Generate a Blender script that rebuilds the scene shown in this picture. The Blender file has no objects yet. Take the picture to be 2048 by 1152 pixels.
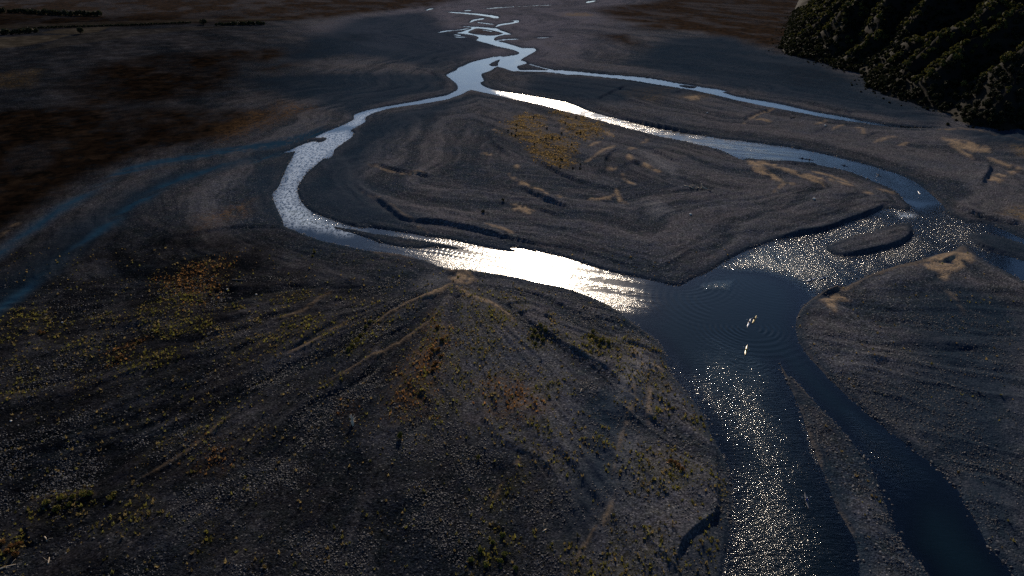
import bpy, bmesh, math, random
import numpy as np
from mathutils import Vector, Matrix, Euler

rng = np.random.default_rng(7)
random.seed(7)
scene = bpy.context.scene
C = scene.collection

# ------------------------------------------------------------------ camera, sky, sun, exposure
H, PITCH, FPX, CX, CY = 120.0, math.radians(27.0), 1365.0, 1024.0, 576.0
cam = bpy.data.cameras.new('camera')
cam.sensor_width = 36.0
cam.lens = 36.0 * FPX / 2048.0
cam.clip_start, cam.clip_end = 1.0, 30000.0
cam_ob = bpy.data.objects.new('camera', cam)
C.objects.link(cam_ob)
cam_ob.location = (0, 0, H)
cam_ob.rotation_euler = (math.pi / 2 - PITCH, 0, 0)
scene.camera = cam_ob

SUN_EL, SUN_AZ = math.radians(25.0), math.radians(2.0)      # azimuth measured from +Y towards +X
world = bpy.data.worlds.new("World")
scene.world = world
world.use_nodes = True
wt = world.node_tree
wt.nodes.clear()
sky = wt.nodes.new('ShaderNodeTexSky')
sky.sky_type = 'NISHITA'
sky.sun_disc = False
sky.sun_elevation = SUN_EL
sky.sun_rotation = SUN_AZ
sky.altitude = 600
sky.air_density = 1.0
sky.dust_density = 0.5
sky.ozone_density = 6.0
bg = wt.nodes.new('ShaderNodeBackground')
bg.inputs['Strength'].default_value = 0.08
wo = wt.nodes.new('ShaderNodeOutputWorld')
wt.links.new(sky.outputs[0], bg.inputs[0])
wt.links.new(bg.outputs[0], wo.inputs[0])

sl = bpy.data.lights.new('sun', 'SUN')
sl.energy = 4.2
sl.angle = math.radians(0.53)
sl.color = (1.0, 0.84, 0.66)
sun = bpy.data.objects.new('sun', sl)
C.objects.link(sun)
sd = Vector((math.sin(SUN_AZ) * math.cos(SUN_EL), math.cos(SUN_AZ) * math.cos(SUN_EL), math.sin(SUN_EL)))
sun.rotation_euler = (-sd).to_track_quat('-Z', 'Y').to_euler()
sun.location = (0, 300, 400)

vs = scene.view_settings
vs.view_transform = 'Standard'
vs.look = 'None'
vs.exposure = 0.0
vs.gamma = 1.0
vs.use_curve_mapping = False
cy = scene.cycles
cy.use_denoising = False
cy.max_bounces = 5
cy.diffuse_bounces = 2
cy.glossy_bounces = 3
cy.transparent_max_bounces = 12
cy.sample_clamp_indirect = 4.0

# ------------------------------------------------------------------ helpers
def W(x, y, z=0.0):
    """Where the sight line through a point of the photograph meets the level z."""
    dx, dy = (x - CX) / FPX, (y - CY) / FPX
    c, s = math.cos(PITCH), math.sin(PITCH)
    fy, fz = c - dy * s, -s - dy * c
    t = (z - H) / fz
    return (dx * t, fy * t)

def Wa(pts):
    return np.array([W(max(-900, p[0]), max(-60, p[1])) for p in pts], np.float32)

def Z(ox, oy, s, pts):
    return [(ox + x / s, oy + y / s) for x, y in pts]

def smooth_closed(p, n=3):
    p = np.array(p, float)
    q = []
    m = len(p)
    for i in range(m):
        a, b, c, d = p[i - 1], p[i], p[(i + 1) % m], p[(i + 2) % m]
        for k in range(n):
            t = k / n
            q.append(0.5 * (2 * b + (c - a) * t + (2 * a - 5 * b + 4 * c - d) * t * t + (3 * b - a - 3 * c + d) * t ** 3))
    return [tuple(v) for v in q]

def smooth_open(p, n=4):
    p = np.array(p, float)
    p = np.vstack([2 * p[0] - p[1], p, 2 * p[-1] - p[-2]])
    q = []
    for i in range(1, len(p) - 2):
        a, b, c, d = p[i - 1], p[i], p[i + 1], p[i + 2]
        for k in range(n):
            t = k / n
            q.append(0.5 * (2 * b + (c - a) * t + (2 * a - 5 * b + 4 * c - d) * t * t + (3 * b - a - 3 * c + d) * t ** 3))
    q.append(p[-2])
    return np.array(q)

def stroke(pts, w0, w1=None, taper=True):
    """Outline of a traced streak: points with a width."""
    p = smooth_open(pts, 4)
    w1 = w0 if w1 is None else w1
    t = np.gradient(p, axis=0)
    nrm = np.stack([-t[:, 1], t[:, 0]], 1)
    nrm /= np.maximum(1e-6, np.linalg.norm(nrm, axis=1, keepdims=True))
    u = np.linspace(0, 1, len(p))
    w = 0.5 * (w0 + (w1 - w0) * u)
    if taper:
        w = w * np.clip(np.minimum(u, 1 - u) * 6 + 0.15, 0, 1)
    a = p + nrm * w[:, None]
    b = p - nrm * w[:, None]
    return [tuple(v) for v in np.vstack([a, b[::-1]])]

def hsh(ix, iy, seed):
    n = (ix.astype(np.int64) * 374761393 + iy.astype(np.int64) * 668265263 + seed * 1442695041) & 0xffffffff
    n = ((n ^ (n >> 13)) * 1274126177) & 0xffffffff
    n = n ^ (n >> 16)
    return (n & 0xffff).astype(np.float32) / 65535.0

def vnoise(x, y, seed=0):
    ix, iy = np.floor(x), np.floor(y)
    fx, fy = (x - ix).astype(np.float32), (y - iy).astype(np.float32)
    ix, iy = ix.astype(np.int64), iy.astype(np.int64)
    fx, fy = fx * fx * (3 - 2 * fx), fy * fy * (3 - 2 * fy)
    a, b = hsh(ix, iy, seed), hsh(ix + 1, iy, seed)
    c, d = hsh(ix, iy + 1, seed), hsh(ix + 1, iy + 1, seed)
    return (a + (b - a) * fx) * (1 - fy) + (c + (d - c) * fx) * fy

def fbm(x, y, seed=0, o=3):
    v, a, t = 0, 1.0, 0
    for k in range(o):
        v = v + a * vnoise(x * 2 ** k, y * 2 ** k, seed + k * 17)
        t += a
        a *= 0.5
    return v / t

def sstep(a, b, x):
    t = np.clip((x - a) / (b - a), 0, 1)
    return t * t * (3 - 2 * t)

BIG = np.float32(1e3)
def sdf(px, py, poly, margin):
    """Signed distance to a polygon, negative inside; BIG when farther than margin."""
    poly = np.asarray(poly, np.float32)
    out = np.full(px.shape, BIG, np.float32)
    lo, hi = poly.min(0) - margin, poly.max(0) + margin
    idx = np.nonzero((px > lo[0]) & (px < hi[0]) & (py > lo[1]) & (py < hi[1]))[0]
    if len(idx) == 0:
        return out
    x, y = px[idx], py[idx]
    d2 = np.full(x.shape, BIG * BIG, np.float32)
    ins = np.zeros(x.shape, bool)
    n = len(poly)
    for i in range(n):
        ax, ay = poly[i]
        bx, by = poly[(i + 1) % n]
        ex, ey = bx - ax, by - ay
        l2 = ex * ex + ey * ey
        if l2 < 1e-9:
            continue
        wx, wy = x - ax, y - ay
        t = np.clip((wx * ex + wy * ey) / l2, 0, 1)
        wx -= ex * t
        wy -= ey * t
        np.minimum(d2, wx * wx + wy * wy, out=d2)
        if ay != by:
            c = ((ay > y) != (by > y))
            ins ^= c & (x < ax + (y - ay) * (ex / ey))
    d = np.sqrt(d2)
    d[ins] *= -1
    out[idx] = d
    return out

def pdist(px, py, line, margin):
    """Distance to a polyline, side (+ = far side when the line runs left to right), position along it."""
    line = np.asarray(line, np.float32)
    lo, hi = line.min(0) - margin, line.max(0) + margin
    idx = np.nonzero((px > lo[0]) & (px < hi[0]) & (py > lo[1]) & (py < hi[1]))[0]
    x, y = px[idx], py[idx]
    best = np.full(x.shape, BIG, np.float32)
    side = np.zeros(x.shape, np.float32)
    par = np.zeros(x.shape, np.float32)
    n = len(line) - 1
    for i in range(n):
        ax, ay = line[i]
        ex, ey = line[i + 1] - line[i]
        l2 = ex * ex + ey * ey
        if l2 < 1e-9:
            continue
        wx, wy = x - ax, y - ay
        t = np.clip((wx * ex + wy * ey) / l2, 0, 1)
        qx, qy = wx - ex * t, wy - ey * t
        d = np.sqrt(qx * qx + qy * qy)
        m = d < best
        best[m] = d[m]
        side[m] = np.sign(ex * wy - ey * wx)[m]
        par[m] = ((i + t) / n)[m]
    return idx, best, side, par

# ------------------------------------------------------------------ the traced plan of the river
Z2 = lambda p: Z(680, 0, 2.925, p)
Z3 = lambda p: Z(1348, 0, 2.925, p)
Z5 = lambda p: Z(680, 380, 2.925, p)
Z6 = lambda p: Z(1348, 380, 2.925, p)
Z8 = lambda p: Z(680, 758, 2.925, p)
Z4 = lambda p: Z(0, 380, 2.925, p)
Z7 = lambda p: Z(0, 758, 2.925, p)
ZA = lambda p: Z(840, 0, 5.76, p)
ZB = lambda p: Z(950, 200, 4.8, p)
ZC = lambda p: Z(1000, 80, 3.413, p)
ZD = lambda p: Z(560, 440, 4.8, p)
ZE = lambda p: Z(1480, 280, 3.389, p)

outer = [(1011, 113.7), (987.6, 113.7), (961.5, 119.8), (944, 124), (930, 131), (916, 135.5), (913, 140.6), (897, 147.6),
 (893, 151), (901, 157), (911, 165), (915.5, 173.6), (914, 180.5), (905, 185.8), (890, 191), (862, 196), (823.6, 204),
 (765.5, 214), (730, 222), (707, 230), (708, 238), (692.7, 247), (661.5, 260), (628, 275.5), (651, 275), (654, 279), (640, 285), (627.6, 282.5),
 (609, 287.7), (586, 298), (561, 307.5), (590, 302.5), (588, 308), (580.7, 321.6), (570, 342), (562.5, 360.6), (556, 376), (545, 386.7),
 (547, 399.7), (556, 420.5), (566, 441), (568, 452), (578, 456.5), (604, 467.5), (630, 477), (661.5, 486), (692.7, 492.5),
 (734, 501.5), (768, 505.6), (797.5, 509), (831, 517), (862, 525.4), (885, 536), (902, 541), (936, 541), (987.7, 547.5),
 (1022, 552.6), (1073, 564.6), (1124, 575), (1175.7, 592), (1213, 609), (1240.7, 626), (1261, 643), (1295, 667), (1322, 690),
 (1330, 712), (1340, 745), (1362, 772), (1388, 803), (1406, 830), (1426, 875), (1445, 909), (1460, 950), (1464, 1010), (1460, 1062), (1451, 1119),
 (1445, 1152), (1435, 1220), (1425, 1320), (1425, 1500), (2350, 1500), (2130, 1300), (2060, 1190), (2030, 1152), (2004, 1122), (1974, 1089), (1951, 1044),
 (1917, 984), (1880, 942), (1835, 905), (1779, 862), (1735, 826), (1704, 800), (1683, 782), (1655, 754), (1624, 721), (1607, 699), (1597, 681),
 (1592.5, 660), (1593, 640), (1602, 619), (1620, 601), (1639, 587), (1657, 578), (1683, 574), (1701, 568), (1731, 554), (1760, 542),
 (1793, 532), (1828, 524), (1852, 515), (1876, 509), (1903, 503), (1922, 491), (1929, 489), (1953, 510), (1980, 527), (2004, 539), (2048, 562), (2150, 610), (2150, 560), (2048, 521),
 (1998, 507), (1963, 496), (1940, 480), (1936, 468), (1963, 466), (1998, 473), (2048, 489), (2150, 530), (2150, 515), (2048, 478), (1998, 455), (1963, 445), (1936, 446), (1912, 436),
 (1895, 429), (1891, 416), (1875, 400), (1861, 386.4), (1826, 362), (1792, 347), (1741, 331.6), (1690, 318), (1638, 306), (1587, 296), (1536, 289),
 (1485, 282), (1433, 276), (1382, 268), (1348, 261.5), (1312, 255), (1261, 244), (1210, 232), (1169, 219), (1134, 205), (1090, 196.6), (1039, 188),
 (998, 182), (979, 177), (966.7, 172), (961, 165), (968, 162), (965, 154.5), (964, 147.6), (979, 141.5), (989, 136), (1000, 131), (1012, 125)]
central = [(941, 180.5), (927, 186.6), (899, 197.5), (851, 207), (783, 216), (745, 227), (731, 236), (732, 243), (708, 256.5), (700.5, 261.5), (707, 265.6),
 (703, 274.7), (687.5, 285), (669, 299), (667, 308.5), (659, 316.5), (648, 317.6), (638, 324), (627, 334.6), (614.6, 345), (605.5, 358), (595, 373.6),
 (596, 389), (604, 405), (617, 419), (640, 431), (661, 438.7), (692, 449), (716, 455.7), (745, 455.7), (773, 460), (812, 466), (851, 473),
 (893, 478), (924, 484.8), (956, 492), (1001, 501), (1035, 504), (1018, 495), (1042, 498), (1090, 506), (1141, 519), (1193, 536), (1244, 549), (1295, 559.5),
 (1329, 568), (1353, 571.5), (1371, 567), (1389, 556), (1423, 542), (1444, 527), (1485, 505), (1519, 491), (1560, 479), (1604, 469), (1649, 462),
 (1690, 447), (1724, 436), (1758, 423), (1786, 416), (1812, 421), (1822, 414), (1808, 401), (1796, 387), (1772, 373), (1741, 361), (1707, 346), (1673, 337), (1621, 328),
 (1570, 323), (1519, 319), (1481, 315.5), (1500, 322), (1478, 318), (1447, 303), (1416, 294), (1375, 284), (1329, 275), (1261, 258), (1193, 239),
 (1134, 224), (1083, 210), (1039, 201), (998, 191.5), (964, 184.6)]
isle = [(1652, 494.5), (1690, 478), (1741, 464), (1786, 451), (1818, 445), (1825, 456), (1824, 476), (1792, 493), (1741, 505), (1690, 513), (1665, 507)]
spit = [(1559, 724), (1562, 737), (1576, 765), (1593, 803), (1607, 838), (1621, 883), (1636, 922), (1655, 968), (1672, 1012), (1696, 1055), (1711, 1085), (1717, 1122),
 (1719, 1152), (1722, 1250), (1730, 1400), (2020, 1400), (1960, 1300), (1900, 1210), (1857, 1152), (1835, 1119), (1805, 1090), (1782, 1040), (1766, 995), (1752, 955), (1722, 907), (1694, 872), (1666, 841), (1628, 803), (1597, 768), (1586, 756), (1576, 752), (1566, 736)]
lbar = [(662, 452.5), (687, 456), (718, 461), (747, 467), (779, 471), (810, 477), (851, 482), (883, 488), (926, 498), (904, 497.5), (862, 495), (837, 497),
 (810, 495), (768, 487), (727, 474), (702, 466), (677, 458.8)]
isl_a = [(976, 129.3), (996, 120), (1017, 115.8), (1022, 120), (1032, 125), (1031, 127.6), (1013, 131.6), (990, 132.5)]
upper = [(1039, 140), (1033, 133), (1051, 128), (1052, 124), (1042, 120.7), (1048, 115.5), (1065, 106), (1072.6, 101), (1069, 96.4), (1053, 95.8), (1045, 96.4),
 (1027, 91), (1007, 85), (994, 82.5), (988, 80), (991, 74.7), (1007, 69.8), (1022, 69.4), (1013, 65), (1001, 60.8), (993, 56.4), (984, 56),
 (961, 53.8), (944, 53.8), (942, 57.3), (927, 62.5), (913, 66), (934, 68.6), (953, 72), (958, 76.4), (953, 80.7), (972, 86), (996, 93), (1024, 99),
 (1038, 105), (1034, 109.4), (1011, 113), (1000, 120), (996, 133), (1006, 136), (1022, 141.5), (1031, 143)]
isl_u = [(936, 64), (948, 58), (961, 57.3), (979, 60), (996, 63.4), (1006, 66.8), (996, 70), (979, 71), (960, 69.4), (944, 67.7)]
side_ch = [(1038, 140), (1105, 140), (1140, 142), (1181, 146), (1219, 149.7), (1263, 152.7), (1307, 157.6), (1351, 165.6), (1395, 172.5), (1433, 178), (1454, 183),
 (1444, 184.5), (1474, 192.8), (1504, 198.7), (1553, 206), (1600, 217), (1640, 226), (1673, 231), (1724, 241), (1775, 249.6), (1826, 253.7), (1880, 256.2), (1826, 257),
 (1775, 253.5), (1724, 246), (1655, 236.5), (1604, 226.5), (1553, 217), (1502, 207), (1450, 195), (1399, 183), (1351, 175), (1307, 168), (1263, 160.6), (1219, 155.6),
 (1175, 151), (1132, 149), (1099, 144.5), (1038, 142.8)]
isl_s = [(1357, 171), (1375, 171.5), (1393, 174), (1384, 176.4), (1368, 174.5)]
TW = 0.8
thin = [stroke([(991, 54), (1001, 49.5), (1022, 46.5), (1037, 42.5), (1022, 41)], 3.2), stroke([(953, 44.5), (972, 47), (990, 49)], 1.8),
 stroke([(939, 45), (948, 40.5), (961, 38.5), (969, 36.5)], 3.2), stroke([(890, 24), (923, 26), (948, 28), (967, 30.4), (986, 33)], 2.4, 4.5),
 stroke([(978, 31), (988, 34), (998, 35)], 5), stroke([(874, 65.5), (896, 61.6), (920, 60), (940, 56)], 2.4), stroke([(907, 69.4), (923, 71)], 2),
 stroke([(907, 73.8), (934, 74.7)], 2), stroke([(990, 81.6), (1013, 79), (1038, 78)], 2.2), stroke([(1070, 76.4), (1102, 74.7)], 1.8),
 stroke([(850, 21), (868, 16.5)], 1.8), stroke([(928, 21.7), (943, 20.5)], 2.2), stroke([(965, 18.2), (996, 15.6), (1031, 13.5), (1066, 11.8), (1118, 9.5)], 1.2),
 stroke([(1171, 5), (1192, 1.6)], 2.6), stroke([(1054, 127), (1072, 132), (1090, 137), (1108, 140.4)], 1.7), stroke([(961, 59), (989, 64)], 1.4),
 stroke([(922, 52.5), (950, 54.5), (984, 56)], 1.5)]

# ------------------------------------------------------------------ terrain sheet: rings round the foot of the camera, finer near it
az = np.radians(np.concatenate([np.arange(-180, -54, 4.0), np.arange(-52, 52.05, 0.1), np.arange(56, 180, 4.0)]))
dep = np.radians(np.concatenate([np.arange(86, 57, -3.0), np.arange(56, 12, -0.08), np.arange(12, 7, -0.05), np.arange(7, 3, -0.028), np.arange(3, 1.1, -0.15)]))
NA, NR = len(az), len(dep)
rr = (H / np.tan(dep)).astype(np.float32)
GX = (rr[:, None] * np.sin(az)[None, :]).astype(np.float32).ravel()
GY = (rr[:, None] * np.cos(az)[None, :]).astype(np.float32).ravel()
GR = np.repeat(rr, NA)
wamp = np.clip(GR * 0.0035, 0.3, 4.0)
WX = GX + (fbm(GX / (wamp * 3), GY / (wamp * 3), 3) - 0.5) * wamp * 2.0
WY = GY + (fbm(GX / (wamp * 3) + 40, GY / (wamp * 3) + 9, 5) - 0.5) * wamp * 2.0

dep_i, az_i = np.arange(NR), np.arange(NA)
def gidx(x, y):
    r = np.hypot(x, y)
    a = np.arctan2(x, y)
    i = np.rint(np.interp(-np.arctan2(H, r), -dep, dep_i)).astype(int)
    j = np.rint(np.interp(a, az, az_i)).astype(int)
    return i * NA + j

MG = 150.0
def wsd(p, n=2, warp=0.35):
    q = Wa(smooth_closed(p, n) if n > 1 else p)
    return sdf(GX * (1 - warp) + WX * warp, GY * (1 - warp) + WY * warp, q, MG)

dW = wsd(outer)
for p in (central, isle, spit, lbar, isl_a):
    dW = np.maximum(dW, -wsd(p))
dU = np.maximum(wsd(upper), -wsd(isl_u))
dS = np.maximum(wsd(side_ch), -wsd(isl_s))
dW = np.minimum(np.minimum(dW, dU), dS)
for p in thin:
    dW = np.minimum(dW, wsd(p, 1, 0.1))

def mask(polys, f=2.0, warp=1.0, fk=0.0):
    """Soft cover 0..1 of a set of traced outlines; f = feather in metres (+ fk per metre of distance)."""
    ff = f + fk * GR
    m = np.zeros_like(GX)
    for p in polys:
        q = Wa(p)
        s = sdf(GX * (1 - warp) + WX * warp, GY * (1 - warp) + WY * warp, q, float(f) * 1.2 + fk * 1700)
        m = np.maximum(m, sstep(1, -1, s / ff))
    return m.astype(np.float32)

# --- lanes left by the floods: they fan out below the left bank, elsewhere they follow the shores
ax0, ay0 = W(905, 560)
ang = np.arctan2(GX - ax0, ay0 - GY)
rad = np.hypot(GX - ax0, GY - ay0)
fan = sstep(420, 160, rad) * sstep(0.0, 12.0, ay0 - GY)
angw = ang + 0.16 * (fbm(GX / 26, GY / 26, 63, 2) - 0.5) * 2
streak = fbm(angw * 8 + 0.5 * fbm(GX / 30, GY / 30, 61), rad / 70, 21, 3)
streak2 = fbm(angw * 26, rad / 45, 25, 2)
dWc = np.clip(dW, -5, 140)
shore = fbm(dWc / 9.0 + 3.6 * fbm(GX / 40, GY / 40, 65, 2), GX / 90 + GY / 160, 67, 3)
shore2 = fbm(dWc / 2.6 + 5.0 * fbm(GX / 22, GY / 22, 68, 2), GX / 45 + GY / 70, 69, 2)
far_w = sstep(75, 140, dWc)
flat = fbm(GX / 40 + 0.02 * GY, GY / 110, 73, 4)
lane = streak * fan + (1 - fan) * (shore * (1 - far_w) + flat * far_w)
lane2 = streak2 * fan + (1 - fan) * shore2
A_lane = sstep(0.34, 0.66, 0.7 * lane + 0.3 * lane2)
# --- tan sand and silt streaks
sand_p = [stroke(Z5([(540, 775), (400, 870), (250, 970), (100, 1060), (-60, 1150)]), 6), stroke(Z5([(650, 560), (560, 620), (480, 650), (380, 690), (230, 780), (150, 850)]), 10, 4),
 stroke(Z5([(680, 570), (770, 640), (880, 680), (960, 730), (1030, 790)]), 5), Z5([(615, 475), (730, 468), (800, 540), (760, 565), (690, 555), (640, 525)]),
 stroke([(1600, 622), (1617, 604), (1640, 590), (1657, 581), (1690, 580), (1705, 570), (1735, 556), (1764, 545), (1797, 535), (1832, 528), (1870, 518), (1910, 508), (1925, 496)], 5, 7, False),
 Z6([(850, 655), (930, 620), (960, 615), (1025, 655), (980, 652), (945, 645), (938, 735), (900, 700)]),
 Z6([(1380, 440), (1500, 405), (1600, 375), (1690, 335), (1755, 410), (1690, 450), (1605, 500), (1625, 610), (1590, 585), (1535, 490)]),
 stroke(Z6([(1600, 500), (1610, 600), (1660, 680), (1700, 740)]), 9, 3),
 stroke(Z3([(430, 940), (500, 1000), (570, 1045), (640, 1085)]), 22, 5), stroke(Z3([(440, 945), (600, 985), (720, 1030), (850, 1080), (880, 1110)]), 8, 5),
 stroke(Z3([(800, 1010), (900, 1035), (980, 1060), (1060, 1105)]), 5, 3), stroke(Z3([(720, 1030), (850, 1055), (990, 1090), (1060, 1108)]), 7, 3), stroke(Z3([(1100, 1135), (1160, 1145)]), 4),
 stroke(Z3([(580, 1140), (640, 1100), (700, 1095)]), 4), Z3([(1820, 1075), (1860, 1035), (1950, 1012), (2015, 1012), (1950, 1045), (1880, 1085)]),
 Z3([(1570, 822), (1700, 835), (1840, 870), (1850, 900), (1740, 900), (1640, 860)]), stroke(Z3([(1570, 820), (1660, 880), (1750, 945)]), 5), stroke(Z3([(1840, 935), (1920, 970), (2040, 1000)]), 5),
 Z3([(60, 580), (130, 570), (150, 590), (90, 600)]), stroke(Z3([(400, 740), (470, 690), (595, 640)]), 3), stroke(Z3([(470, 712), (520, 710), (570, 728)]), 3),
 Z3([(825, 745), (850, 725), (875, 738)]), stroke(Z3([(880, 725), (890, 710)]), 3), stroke(Z3([(920, 775), (960, 755), (1000, 740)]), 4, 3), stroke(Z3([(1065, 755), (1090, 765), (1105, 800)]), 4), stroke(Z3([(1170, 850), (1230, 820), (1300, 805)]), 4), stroke(Z3([(1310, 870), (1370, 845)]), 4),
 stroke(ZB([(155, 290), (190, 320), (230, 350)]), 6), stroke(ZB([(320, 720), (350, 760), (420, 800)]), 4), stroke(ZB([(430, 815), (480, 835), (570, 875)]), 8), stroke(ZB([(560, 870), (640, 910), (730, 940), (860, 972)]), 6),
 stroke(ZB([(1345, 870), (1370, 930), (1410, 990), (1465, 1022)]), 9, 6), stroke(ZB([(1270, 965), (1330, 930)]), 6), stroke(ZB([(1600, 630), (1640, 645), (1690, 672)]), 6), stroke(ZB([(1700, 690), (1780, 712)]), 5),
 stroke(ZB([(1480, 550), (1490, 580), (1515, 585)]), 9), stroke(ZB([(1265, 670), (1300, 680), (1350, 670)]), 6), stroke(ZB([(1590, 440), (1660, 395)]), 6), stroke(ZB([(375, 655), (430, 672)]), 6), stroke(ZB([(810, 300), (880, 328)]), 5),
 stroke(ZB([(1050, 485), (1100, 465), (1200, 420)]), 4), stroke(ZB([(1060, 625), (1150, 570), (1220, 520), (1330, 460)]), 4), stroke(ZB([(1240, 330), (1310, 375)]), 6), stroke(ZB([(1420, 720), (1450, 790), (1530, 830)]), 5), stroke(ZB([(70, 535), (155, 542)]), 5),
 stroke(ZB([(360, 1070), (430, 1060), (540, 1110)]), 9), stroke(ZB([(1470, 500), (1540, 480)]), 4),
 stroke(Z5([(1020, 125), (1070, 105), (1120, 150)]), 7), stroke(Z5([(860, 215), (960, 245), (1010, 265)]), 4), stroke(Z5([(1450, 70), (1540, 60), (1600, 40)]), 4),
 stroke(Z8([(1715, 60), (1700, 180), (1670, 290)]), 9), stroke(Z8([(1660, 300), (1630, 420), (1590, 590)]), 7, 4), stroke(Z8([(1610, 710), (1570, 810), (1535, 885)]), 9, 14), stroke(Z8([(1500, 890), (1430, 990), (1370, 1110)]), 4),
 stroke(Z8([(1810, 60), (1805, 160), (1800, 280)]), 6), stroke(Z8([(1060, 480), (990, 580), (930, 660), (850, 800)]), 10, 6), stroke(Z5([(1690, 940), (1740, 1000), (1780, 1060)]), 16, 8), stroke(Z5([(1830, 1040), (1900, 1090)]), 8),
 stroke(Z7([(860, 590), (960, 530), (1060, 460), (1200, 360), (1350, 250)]), 6), stroke(Z7([(180, 745), (360, 710), (560, 700)]), 3), stroke(Z4([(1580, 830), (1700, 760), (1830, 690), (1940, 610)]), 5),
 stroke([(1604, 618), (1594, 640), (1593, 662), (1598, 684), (1608, 701)], 4, 3, False), stroke([(1608, 700), (1626, 724), (1657, 757), (1685, 785), (1705, 801)], 3, 2, False), stroke([(1262, 644), (1296, 668), (1322, 690), (1330, 712), (1340, 745), (1362, 772), (1388, 803)], 4, 3, False), stroke([(1378, 557), (1389, 555), (1423, 541), (1444, 526)], 3, 2, False), stroke([(1861, 384), (1878, 402), (1893, 420)], 3, 3, False), stroke([(1660, 489), (1690, 479), (1741, 465), (1786, 452)], 3, 2, False), stroke([(740, 504), (768, 508), (800, 512), (835, 521)], 4, 3), stroke(Z4([(1700, 980), (1850, 900), (2047, 790)]), 4), stroke([(1562, 728), (1578, 768), (1596, 810), (1612, 855)], 5, 7), stroke([(1588, 758), (1615, 788), (1640, 812)], 9, 5), stroke([(1612, 855), (1640, 930), (1672, 1012), (1700, 1062), (1716, 1110)], 9, 9, False),
 stroke([(1880, 262), (1940, 262), (2048, 285)], 3), stroke(Z4([(0, 290), (60, 240), (110, 215)]), 5), stroke([(1755, 380), (1795, 391)], 3), stroke([(855, 467), (770, 410), (735, 395)], 2), stroke([(732, 330), (800, 350), (850, 352)], 2.5), stroke([(717, 388), (727, 391)], 3), stroke([(1020, 410), (1070, 425)], 4)]
A_sand = np.maximum(mask(sand_p, 0.4, 1.2, 0.0032) * sstep(0.28, 0.52, fbm(GX / 3.5, GY / 6, 55, 4)), 0.85 * mask(sand_p[:3] + [p for p in sand_p if len(p) > 40], 0.4, 0.7, 0.002) * sstep(0.15, 0.4, fbm(GX / 4, GY / 5, 56, 3)))
# --- grass cover
gold_p = [ZB([(290, 240), (480, 150), (620, 170), (640, 260), (620, 320), (760, 360), (900, 400), (940, 470), (920, 560), (940, 620), (830, 690), (700, 640), (580, 540), (540, 430), (400, 400), (310, 350)]),
 ZB([(760, 110), (860, 130), (1000, 170), (1180, 240), (1240, 310), (1180, 360), (1060, 400), (920, 350), (870, 290), (790, 220)]),
 [(0, 150), (60, 140), (88, 142), (70, 155), (55, 178), (0, 178), (-60, 180), (-60, 150)], [(2005, 432), (2048, 418), (2120, 420), (2120, 470), (2048, 448)],
 ZC([(800, 370), (960, 330), (1180, 330), (1100, 400), (1020, 420), (880, 400)]), [(1130, 28), (1170, 26), (1190, 33), (1130, 34)], ZC([(1250, 405), (1330, 370), (1420, 380), (1300, 425)]),
 Z3([(1900, 830), (2047, 850), (2200, 900), (2047, 920), (1980, 880)])]
A_gold = mask(gold_p, 2.5, 2.5, 0.012) * (0.5 + 0.5 * sstep(0.36, 0.56, fbm(GX / 5, GY / 7, 58, 4)))
rust_p = [[(864, 630), (890, 650), (893, 700), (885, 735), (872, 790), (850, 835), (800, 850), (765, 815), (800, 745), (840, 690)],
 Z4([(940, 520), (1130, 440), (1370, 385), (1310, 470), (1270, 600), (1150, 730), (1060, 680), (980, 600)]), Z4([(660, 960), (830, 900), (780, 960), (700, 1020)]),
 Z8([(850, 40), (1060, 20), (1200, 200), (1080, 270), (900, 220)]), Z5([(560, 930), (600, 950), (580, 1060), (530, 1130), (500, 1080)]), Z7([(1180, 390), (1360, 380), (1330, 560), (1150, 540)]),
 Z8([(40, 130), (100, 200), (110, 280), (40, 290)]), [(560, 205), (632, 217), (590, 234), (480, 280), (430, 290), (440, 255)], Z4([(1180, 170), (1480, 60), (1420, 160), (1150, 260)])]
A_rust = mask(rust_p, 4.0, 2.5, 0.014) * (0.45 + 0.55 * sstep(0.40, 0.58, fbm(GX / 4, GY / 6, 59, 4)))
olive_p = [Z5([(20, 970), (90, 860), (190, 760), (230, 790), (160, 900), (60, 1000)]), Z5([(1130, 830), (1220, 810), (1210, 920), (1150, 960)]), Z5([(1450, 850), (1520, 870), (1600, 910), (1560, 980), (1470, 960)]),
 Z7([(180, 830), (240, 740), (420, 700), (560, 700), (560, 770), (440, 850), (250, 860)]), Z7([(0, 950), (130, 940), (150, 1050), (60, 1110), (0, 1120)]), Z8([(760, 1010), (850, 880), (960, 900), (1060, 1010), (1020, 1152), (780, 1152)]),
 Z8([(850, 760), (980, 640), (1080, 500), (1110, 560), (990, 700), (900, 780)]), Z7([(1150, 860), (1250, 820), (1230, 960), (1190, 1020)]), Z8([(1920, 500), (2000, 540), (2020, 640), (1950, 620)]), Z5([(700, 690), (900, 700), (1060, 800), (1000, 840), (760, 780)]),
 Z8([(1340, 960), (1420, 980), (1330, 1060), (1160, 1060)])]
A_olive = mask(olive_p, 2.5, 2.5, 0.010) * (0.3 + 0.7 * sstep(0.38, 0.58, fbm(GX / 4, GY / 5, 60, 4)))
A_olive = np.clip(A_olive + 0.55 * fan * sstep(0.5, 0.66, streak) * sstep(0.42, 0.6, fbm(GX / 9, GY / 12, 62, 4)) * (GX < 60), 0, 1)
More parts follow.
